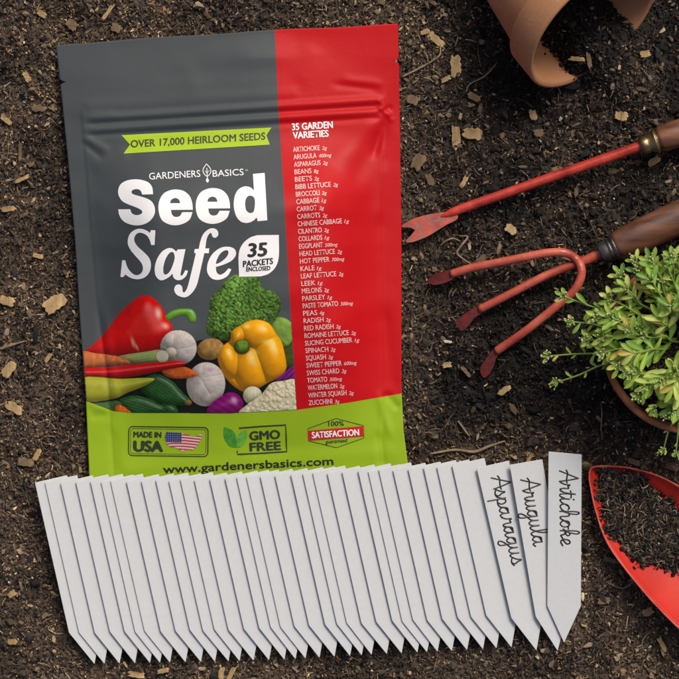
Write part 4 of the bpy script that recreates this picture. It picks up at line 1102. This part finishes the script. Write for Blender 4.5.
cult = thing('hand_cultivator', (530, 290, 4), 'three-pronged hand cultivator with red tines and dark wooden handle', 'hand cultivator')
def R2(p): return (420 + p[0] / 3.772, 240 + p[1] / 3.772)
hoop = [(118, 128, 12), (200, 104, 17), (300, 84, 22), (400, 64, 26), (470, 50, 28), (540, 47, 29), (586, 69, 26), (608, 105, 30), (604, 150, 30), (572, 202, 29), (500, 262, 26), (400, 342, 20), (340, 384, 16), (288, 420, 12)]
V, F = tube([(*R2(p), p[2]) for p in hoop], 4.3, seg=20, sub=8)
mesh_obj('outer_tines', V, F, M['salmon_paint'], cult)
V, F = tube([(*R2(p), p[2]) for p in ((225, 262, 12), (300, 224, 16), (400, 172, 19), (480, 132, 20.5), (560, 100, 21.5))] + [(583, 261.5, 22.5), (604, 252, 25)], [4.2, 4.2, 4.2, 4.2, 4.3, 4.8, 5.2], seg=20)
mesh_obj('middle_tine', V, F, M['salmon_paint'], cult)
def tip_plate(outl_, zt, zb_, p_top, p_bot):
    d = np.array(R2(p_bot)) - np.array(R2(p_top)); L2 = (d ** 2).sum()
    def zf(x, y):
        t = ((x - R2(p_top)[0]) * d[0] + (y - R2(p_top)[1]) * d[1]) / L2; return zt + (zb_ - zt) * max(0, min(1.1, t)) ** 1.2
    plate('tine_tip', M['red_paint_dark'], cult, spline([R2(p) for p in outl_], closed=True, sub=4), zf, 2.2)
tip_plate([(125, 112), (95, 116), (60, 126), (26, 152), (50, 170), (90, 163), (128, 144)], 11.5, 5, (125, 128), (35, 155))
tip_plate([(218, 250), (180, 270), (134, 306), (140, 326), (158, 344), (188, 318), (206, 294), (234, 272)], 11, 5, (225, 260), (140, 325))
tip_plate([(280, 410), (254, 440), (226, 486), (238, 520), (260, 508), (278, 476), (288, 446), (302, 422)], 11, 5, (290, 418), (240, 505))
axial('ferrule', M['steel'], cult, (600.5, 254), 25, [(-.5, 6), (0, 9.5), (1, 10.6), (8, 11.4), (9.4, 11.2), (10.4, 12.2), (11.8, 12.4), (13, 11.4), (14.2, 13.2), (16, 13.8), (17.5, 13.2), (18.5, 11)], 26)
axial('handle', M['wood2'], cult, (615, 247.2), 25, [(0, 10), (1, 13.6), (5, 15), (12, 15.8), (30, 16.6), (60, 17.0), (95, 16.4), (120, 17), (138, 16), (148, 11), (152, 4)], 26)

# ------------------------------------------------------------------ tipped terracotta pot
M['terra2'] = mat('weathered_terracotta', ink(166, 104, 76), rough=.7, col2=ink(126, 78, 58), scale=34, bump=.25, bscale=700, spec=.3)
def true_pt(x, y, z): k = 1 - z / CH; return (CX + (x - CX) * k, CY + (y - CY) * k, z)
def to_world(V): return np.array([((v[0] - CX) * PX, -(v[1] - CY) * PX, v[2] * PX) for v in V])
def pot_profiles(R, rimL, bodyL, rb):
    outer = [(-1.0, R - 5.4), (0, R - 3.8), (.6, R - 2), (0, R - .6), (-1.4, R), (-rimL * .6, R - 1.2), (-rimL + 1.0, R - 1.9), (-rimL + .5, R - 2.0), (-rimL, R - 2.4), (-rimL - .2, R - 3.2), (-rimL - .4, R - 7.8), (-rimL - 1.0, R - 8.4), (-rimL - 2.4, R - 8.6)]
    body = [(-rimL - 2.4, R - 8.6), (-rimL - 2.5 - bodyL * .5, (R - 8.6 + rb) / 2 + .8), (-rimL - bodyL + 3, rb + .8), (-rimL - bodyL, rb - 1.4), (-rimL - bodyL, .5)]
    inner = [(-1.0, R - 5.4), (-4, R - 6.6), (-rimL, R - 9.5), (-rimL - bodyL * .5, (R - 13 + rb) / 2), (-rimL - bodyL + 7, rb - 7), (-rimL - bodyL + 5, .5)]
    return outer, body, inner
axis1 = Vector((.58, .70, .42)).normalized()
pot1 = thing('terracotta_pot', (575, -10, 0), 'pale terracotta pot tipped on its side, spilling dark soil', 'flower pot')
c1 = true_pt(594, 26, 72)
o_, b_, i_ = pot_profiles(79, 34, 120, 45)
for nm, pf_ in (('rim', o_), ('body', b_), ('inner_wall', i_)):
    V, F = lathe(pf_, c1, axis1, 96); Wv = to_world(V)
    if nm != 'inner_wall': F = [f[::-1] for f in F]
    mesh_obj(nm, Wv, F, M['terra'], pot1, world=True)

# ------------------------------------------------------------------ upright pot with the plant
RZ = 84
pot2 = thing('plant_pot', (691, 342, -4), 'round brown clay pot holding the leafy green plant', 'flower pot')
c2 = true_pt(692, 345, RZ); R2_ = 89.5 * (1 - RZ / CH)
o_, b_, i_ = pot_profiles(R2_, 26, 62, 58)
for nm, pf_ in (('rim', o_), ('body', b_), ('inner_wall', i_)):
    V, F = lathe(pf_, c2, (0, 0, 1), 110)
    mesh_obj(nm, to_world(V), F, M['terra2'], pot2, world=True)
prng = np.random.default_rng(55)
def heap(n, fpos, fz, name, label, cat, under=None, wt_=.35):
    x, y = fpos(n); m_ = len(x); r = .8 + 2.0 * prng.uniform(0, 1, m_) ** 2
    rad = r[:, None] * np.stack([prng.uniform(.8, 1.4, m_), prng.uniform(.6, 1, m_), prng.uniform(.5, .9, m_)], -1)
    ps = [crumbs(np.column_stack([x, y, fz(x, y) + prng.uniform(-1, 1.6, m_)]), rad, pick(prng, m_, np.full(m_, wt_), x, y, .8), prng)]
    x, y = fpos(n // 11); m_ = len(x)
    ps.append(fibres(np.column_stack([x, y, fz(x, y) + prng.uniform(1, 3, m_)]), prng.uniform(3, 11, m_), prng.uniform(.25, .6, m_), fl[np.searchsorted(np.cumsum(pf), prng.uniform(0, .9999, m_))], prng, .3))
    if under is not None: ps.append(under)
    return fuse(name, ps, M['crumb'], label, cat)
def disc(n):
    a = prng.uniform(0, 2 * np.pi, n); r = 79 * np.sqrt(prng.uniform(0, 1, n)); return 691 + r * np.cos(a), 342.5 + r * np.sin(a)
def disc_under():
    rr = np.linspace(0, 80, 12); V = []; F = []
    for r in rr:
        for k in range(40): V.append((691 + r * math.cos(k * math.pi / 20), 342.5 + r * math.sin(k * math.pi / 20), 61))
    for i in range(11):
        for k in range(40): A = i * 40 + k; B = i * 40 + (k + 1) % 40; F += [(A, B, B + 40), (A, B + 40, A + 40)]
    V = np.array(V); return V, np.array(F), np.tile(np.array([.03, .022, .016]), (len(V), 1))
heap(9000, disc, lambda x, y: 62 + 2.5 * vn(x, y, 14, 61), 'potting_soil', 'dark potting soil inside the plant pot', 'soil', disc_under(), 1.0)

# the plant: rosettes of spoon-shaped leaves on pale stems, with clusters of tiny buds
plant = thing('leafy_plant', (692, 342, 62), 'bright green leafy plant with tiny pale bud clusters, spilling over its pot', 'plant')
def leafmat(name, c1_, c2_):
    m_, nt_, b__ = new_mat(name); N_ = nt_.nodes; L_ = nt_.links
    at = N_.new('ShaderNodeAttribute'); at.attribute_name = 'col'
    L_.new(at.outputs['Color'], b__.inputs['Base Color']); b__.inputs['Roughness'].default_value = .42; b__.inputs['Specular IOR Level'].default_value = .4
    tr = N_.new('ShaderNodeBsdfTranslucent'); L_.new(at.outputs['Color'], tr.inputs[0])
    mx = N_.new('ShaderNodeMixShader'); mx.inputs[0].default_value = .3
    L_.new(b__.outputs[0], mx.inputs[1]); L_.new(tr.outputs[0], mx.inputs[2]); L_.new(mx.outputs[0], nt_.nodes['Material Output'].inputs[0])
    return m_
M['leaf'] = leafmat('leaf', None, None)
lr = random.Random(21)
LV, LF, LC = [], [], []; SV, SF, SC = [], [], []; BV, BF, BC = [], [], []
def leaf(p, d, length, width, roll, curl, colr):
    """p base point, d unit direction"""
    d = Vector(d).normalized(); side_ = d.cross(Vector((0, 0, 1)))
    if side_.length < .05: side_ = Vector((1, 0, 0))
    side_.normalize(); nrm = side_.cross(d).normalized()
    side_ = (side_ * math.cos(roll) + nrm * math.sin(roll)).normalized(); nrm = side_.cross(d).normalized()
    n = 9; base = len(LV); pos = Vector(p); dd = Vector(d)
    for i in range(n):
        t = i / (n - 1)
        w = width * .5 * (math.sin(math.pi * min(1, t ** 1.7 * .96 + .03)) ** .75) + .5
        if i == n - 1: w = .15
        for s_ in (-1, -.5, 0, .5, 1):
            v = pos + side_ * (w * s_) + nrm * (abs(s_) ** 1.4 * w * .34)
            LV.append(tuple(v)); k = (1.12 if s_ == 0 else .97) * (1.08 - .12 * t) * (1 - .1 * (abs(s_) == 1)); LC.append(tuple(c * k for c in colr))
        pos = pos + dd * (length / (n - 1)); dd = (dd - nrm * curl * .09 + Vector((0, 0, -curl * .03))).normalized()
    for i in range(n - 1):
        for j in range(4): a = base + i * 5 + j; LF.append([a, a + 1, a + 6, a + 5])
def stem(pts, r0, r1, colr):
    V, F = tube(pts, [r0, r1], seg=6, sub=5); b0 = len(SV)
    SV.extend(V); SF.extend([[i + b0 for i in f] for f in F]); SC.extend([colr] * len(V))
def bud(p, r, colr):
    b0 = len(BV); rot = lr.uniform(0, 3)
    for v in ICO: BV.append((p[0] + v[0] * r, p[1] + v[1] * r, p[2] + v[2] * r * 1.2)); BC.append(colr)
    BF.extend([[i + b0 for i in f] for f in ICF.tolist()])
def gcol():
    t = lr.random(); a = np.array(ink(184, 216, 84)); b__ = np.array(ink(128, 180, 76)); c = np.array(ink(226, 234, 140))
    base = a * (1 - t) + b__ * t if lr.random() < .72 else a * .45 + c * .55
    return tuple(base * lr.uniform(.8, 1.1)) if lr.random() > .03 else tuple(np.array(ink(206, 186, 96)))
STEMC = tuple(np.array(ink(160, 186, 92)))
def cluster(p, up, s=1.0, n=12):
    up = Vector(up).normalized(); BV.clear(); BF.clear(); BC.clear()
    for k in range(n):
        a = lr.uniform(0, 6.28); r = lr.uniform(.15, 1) ** .7 * 7.5 * s
        e = Vector(p) + up * (4 + lr.uniform(0, 4)) * s + Vector((math.cos(a) * r, math.sin(a) * r, lr.uniform(0, 4)))
        stem([tuple(p), tuple((Vector(p) + e) / 2 + Vector((0, 0, .6))), tuple(e)], .38, .28, STEMC)
        bud(tuple(e), lr.uniform(.85, 1.45) * (.8 + .2 * s), lr.choice([ink(205, 222, 150), ink(170, 202, 100), ink(228, 232, 190)]))
    mesh_obj('bud_cluster', list(BV), list(BF), M['leaf'], plant, cols=np.array(BC))
def shoot(p0, p1, nl, lsz, buds=True, start=.35, lift=14, sz=1.0):
    """arching shoot from p0 to p1 (px, z)"""
    p0 = Vector(p0); p1 = Vector(p1); mid = (p0 + p1) / 2 + Vector((lr.uniform(-5, 5), lr.uniform(-5, 5), lift))
    q1 = (p0 * .75 + p1 * .25) + Vector((0, 0, lift * .8)); q3 = (p0 * .25 + p1 * .75) + Vector((0, 0, lift * .7))
    P = spline([tuple(p0), tuple(q1), tuple(mid), tuple(q3), tuple(p1)], sub=6)
    stem([tuple(p) for p in P[::3]] + [tuple(P[-1])], 1.35, .7, STEMC)
    n = len(P)
    for k in range(nl):
        t = start + (1 - start) * (k + lr.random() * .6) / nl; i = min(n - 2, int(t * (n - 1))); pt = P[i]; tg = Vector(P[i + 1] - P[i]).normalized()
        a = (1 if k % 2 else -1) * lr.uniform(.4, 1.15)
        dx, dy = tg.x * math.cos(a) - tg.y * math.sin(a), tg.x * math.sin(a) + tg.y * math.cos(a)
        h = math.hypot(dx, dy) + .01
        d = Vector((dx / h, dy / h, lr.uniform(-.1, .55)))
        L__ = lsz * lr.uniform(.5, 1.25) * (1 - .35 * t)
        leaf(pt, d, L__, L__ * lr.uniform(.18, .29), lr.uniform(-.6, .6), lr.uniform(-.3, 1.4), gcol())
    tg = Vector(P[-1] - P[-3]).normalized()
    if buds: cluster(P[-1], tg + Vector((0, 0, .5)), sz, lr.randint(8, 14))
    for a in (-.7, .1, .8):
        d = Vector((tg.x * math.cos(a) - tg.y * math.sin(a), tg.x * math.sin(a) + tg.y * math.cos(a), .25)); leaf(P[-1], d, lsz * lr.uniform(.45, .7), lsz * .17, lr.uniform(-.5, .5), .5, gcol())
# shoots seen in the photograph: end point, leaves, leaf size
named = [((566, 297, 96), 7, 20), ((574, 322, 98), 7, 18), ((550, 356, 84), 7, 16), ((558, 382, 78), 4, 11), ((622, 277, 118), 5, 24), ((652, 262, 124), 7, 24), ((668, 268, 122), 6, 22),
         ((636, 262, 122), 4, 20), ((590, 340, 104), 8, 22), ((600, 318, 112), 7, 24), ((648, 385, 108), 8, 24), ((662, 380, 112), 9, 26), ((674, 372, 116), 9, 26), ((632, 375, 108), 8, 24), ((655, 408, 100), 6, 18), ((668, 412, 98), 5, 17), ((676, 452, 78), 4, 11), ((664, 448, 76), 2, 9),
         ((612, 300, 114), 7, 26), ((640, 395, 104), 5, 20), ((630, 330, 122), 7, 26), ((605, 352, 106), 7, 22), ((620, 365, 108), 7, 24),
         ((640, 272, 120), 9, 25), ((652, 280, 126), 9, 26), ((672, 258, 122), 9, 25), ((686, 256, 122), 9, 25), ((628, 290, 122), 9, 25), ((612, 318, 118), 9, 25), ((604, 336, 112), 6, 24), ((696, 262, 128), 9, 25)]
for (e, nl, ls) in named:
    a = math.atan2(e[1] - 342, e[0] - 691); r0 = lr.uniform(20, 52)
    shoot((691 + r0 * math.cos(a) + lr.uniform(-8, 8), 342 + r0 * math.sin(a) + lr.uniform(-8, 8), 62), e, nl, ls, buds=nl > 1, sz=.8)
for k in range(44):
    a = lr.uniform(0, 2 * math.pi); r = math.sqrt(lr.uniform(.02, 1)) * 78; e = (693 + r * math.cos(a), 336 + r * math.sin(a), lr.uniform(100, 134) - r * .15)
    if e[1] > 388 and e[0] < 668: continue
    if e[0] < 640 and e[1] > 355: continue
    r0 = lr.uniform(.2, .7) * r
    shoot((691 + r0 * math.cos(a), 342 + r0 * math.sin(a), 62), e, 8, 29, buds=(k % 2 == 0), sz=.85, start=.2)
mesh_obj('stems', SV, SF, M['leaf'], plant, cols=np.array(SC))
mesh_obj('leaves', LV, LF, M['leaf'], plant, cols=np.clip(np.array(LC), 0, .9))

# ------------------------------------------------------------------ trowel
M['trowel'] = mat('trowel_red', ink(226, 56, 34), rough=.45, col2=ink(196, 40, 32), scale=25, bump=.12, bscale=500, coat=.0, spec=.25)
worn(M['trowel'], amount=.30, scale=400, rust=(.30, .06, .04))
M['trowel_lip'] = mat('worn_lip_highlight', ink(226, 112, 96), rough=.5, col2=ink(190, 70, 60), scale=160)  # worn edge, made paler so the raised rim's highlight sits in the colour
trowel = thing('trowel', (690, 560, 0), 'bright red garden trowel heaped with soil, lying beside the Artichoke marker', 'trowel')
T0 = np.array([591.6, 467.2]); TA = math.radians(40); ta = np.array([math.cos(TA), math.sin(TA)]); tp = np.array([-math.sin(TA), math.cos(TA)])
ss = [0, 4, 9, 16, 36, 59, 91, 131, 170, 210, 236, 252]
wp = [0.2, 8.5, 13.6, 19, 34.5, 47.5, 57, 63.5, 68, 66, 50, 22]
sn_ = [0, 3, 8, 16, 30, 53, 80, 130, 170, 210, 236, 252]; wn = [.2, 3.6, 8, 14.5, 24, 35, 41.5, 50, 56, 56, 42, 20]
def tz(s, t):
    w = np.where(t > 0, np.interp(s, ss, wp), np.interp(s, sn_, wn)); k = np.clip(np.abs(t) / np.maximum(w, .3), 0, 1)
    dep = np.interp(s, [0, 30, 90, 252], [3, 12, 24, 26]); zc = np.interp(s, [0, 20, 60, 252], [11, 6, 4, 8])
    return zc + dep * k ** 2.0
NS, NT = 90, 41; Vt = []; Vb = []
for i in range(NS):
    s_ = 252 * (i / (NS - 1)) ** 1.5
    for j in range(NT):
        k = -1 + 2 * j / (NT - 1); w = np.interp(s_, ss, wp) if k > 0 else np.interp(s_, sn_, wn)
        t_ = k * w; p = T0 + ta * s_ + tp * t_; z = float(tz(np.array(s_), np.array(t_)))
        if abs(k) > .93: z += 1.2 * (abs(k) - .93) / .07
        Vt.append((p[0], p[1], z)); Vb.append((p[0], p[1], z - 1.8))
ix = np.arange(NS * NT).reshape(NS, NT); q = np.stack([ix[:-1, :-1], ix[:-1, 1:], ix[1:, 1:], ix[1:, :-1]], -1).reshape(-1, 4); n0 = NS * NT
rg = np.array(list(ix[:, 0]) + list(ix[-1, 1:]) + list(ix[-2::-1, -1]) + list(ix[0, -2:0:-1])); rg2 = np.roll(rg, -1)
mesh_obj('blade', Vt + Vb, np.vstack([q[:, ::-1], q + n0, np.stack([rg, rg2, rg2 + n0, rg + n0], -1)[:, ::-1]]), M['trowel'], trowel)
def edge_pt(s_, k):
    w = np.interp(s_, ss, wp) if k > 0 else np.interp(s_, sn_, wn); p = T0 + ta * s_ + tp * w * k
    return (p[0], p[1], float(tz(np.array(s_), np.array(w * k))) + .9)
lp = [edge_pt(s_, -1) for s_ in (250, 225, 190, 150, 115, 80, 55, 30, 14, 5)] + [edge_pt(.5, 1)] + [edge_pt(s_, 1) for s_ in (5, 14, 30, 55, 80, 115, 150, 190, 225, 250)]
V, F = tube(lp, .95, seg=8, sub=5); mesh_obj('rolled_edge', V, F, M['trowel_lip'], trowel)
pe = T0 + ta * 250
V, F = tube([(*(T0 + ta * 236 + tp * 4), 11), (*(T0 + ta * 262 + tp * 4), 22), (*(T0 + ta * 290 + tp * 4), 26)], [9, 7, 7], seg=16); mesh_obj('neck', V, F, M['trowel'], trowel)
ho = T0 + ta * 288 + tp * 4
axial('handle', M['wood'], trowel, (ho[0], ho[1]), -40, [(0, 9), (1, 13), (20, 15), (60, 15.5), (100, 15), (122, 12), (128, 4)], 26)
SO = [(600, 472), (622, 472), (641, 475.5), (650, 484), (660, 493), (672, 505), (690, 520), (716, 548), (722, 580), (700, 580), (679, 571), (660, 566), (641, 563), (630, 556), (624, 546), (611, 536), (605, 522), (601.5, 506), (599, 488)]
def in_heap(n):
    x = prng.uniform(590, 730, n); y = prng.uniform(465, 590, n); d = sdist(x, y, SO) + 3.0 * vn(x, y, 9, 71) + 1.5 * vn(x, y, 4, 72); k = d > -6 * prng.uniform(0, 1, n) ** 3.2; s_, t_ = (x - T0[0]) * ta[0] + (y - T0[1]) * ta[1], (x - T0[0]) * tp[0] + (y - T0[1]) * tp[1]; k &= (t_ < np.interp(s_, ss, wp) - 2) & (t_ > -np.interp(s_, sn_, wn) + 2); return x[k], y[k]
def st_of(x, y): return (x - T0[0]) * ta[0] + (y - T0[1]) * ta[1], (x - T0[0]) * tp[0] + (y - T0[1]) * tp[1]
def heap_z(x, y):
    s_, t_ = st_of(x, y); d = np.clip(sdist(x, y, SO), 0, 60)
    return tz(s_, t_) + 1.2 + 13 * (1 - np.exp(-d / 16)) + (vn(x, y, 14, 73) * 2.2 + vn(x, y, 6, 74) * 1.1) * sm(d / 8)
hx, hy = np.meshgrid(np.arange(592, 726, 2.0), np.arange(466, 586, 2.0), indexing='ij'); hd = sdist(hx, hy, SO)
hz = np.where(hd > 0, heap_z(hx, hy) - .8, heap_z(hx, hy) - 3)
hn, hm = hx.shape; ix = np.arange(hn * hm).reshape(hn, hm)
t1 = np.stack([ix[:-1, :-1], ix[:-1, 1:], ix[1:, 1:]], -1).reshape(-1, 3); t2 = np.stack([ix[:-1, :-1], ix[1:, 1:], ix[1:, :-1]], -1).reshape(-1, 3); tt = np.vstack([t1, t2])
tt = tt[(hd.ravel()[tt] > 1.5).all(1)]
heap(13000, in_heap, heap_z, 'trowel_soil', 'loose dark soil heaped in the blade of the red trowel', 'soil', (np.column_stack([hx.ravel(), hy.ravel(), hz.ravel()]), tt[:, ::-1], np.tile(np.array([.02, .016, .013]), (hn * hm, 1))), .8)

# ------------------------------------------------------------------ light, camera
SUN_EL, SUN_DX, SUN_DY = math.radians(47), .48, .88      # towards the upper right of the picture
v = Vector((SUN_DX, SUN_DY, 0)).normalized() * math.cos(SUN_EL) + Vector((0, 0, math.sin(SUN_EL)))
ld = bpy.data.lights.new('sun', 'SUN'); ld.energy = 2.1; ld.angle = math.radians(20); ld.color = (1.0, .93, .84)
lo = bpy.data.objects.new('sun', ld); COL.objects.link(lo); lo.rotation_euler = (-v).to_track_quat('-Z', 'Y').to_euler(); lo.location = (0.5, 0.5, 1.5)
w = bpy.data.worlds.new('World'); scene.world = w; w.use_nodes = True
nt = w.node_tree; sky = nt.nodes.new('ShaderNodeTexSky'); sky.sky_type = 'NISHITA'; sky.sun_disc = False
sky.sun_elevation = SUN_EL; sky.sun_rotation = math.atan2(SUN_DX, SUN_DY); sky.dust_density = 7; sky.air_density = .8; sky.ozone_density = .3
nt.links.new(sky.outputs[0], nt.nodes['Background'].inputs[0]); nt.nodes['Background'].inputs[1].default_value = .115
cam = bpy.data.cameras.new('camera'); co = bpy.data.objects.new('camera', cam); COL.objects.link(co)
co.location = (0, 0, CH * PX); co.rotation_euler = (0, 0, 0)
cam.sensor_width = 36; cam.lens = 18 * CH / 339.5; cam.clip_start = .05; cam.clip_end = 50
scene.camera = co
scene.render.resolution_x = scene.render.resolution_y = 1024
vs_ = scene.view_settings; scene.display_settings.display_device = 'sRGB'
vs_.view_transform = 'Standard'; vs_.look = 'None'; vs_.gamma = 1; vs_.exposure = -0.20; vs_.use_curve_mapping = False
scene.cycles.use_denoising = True
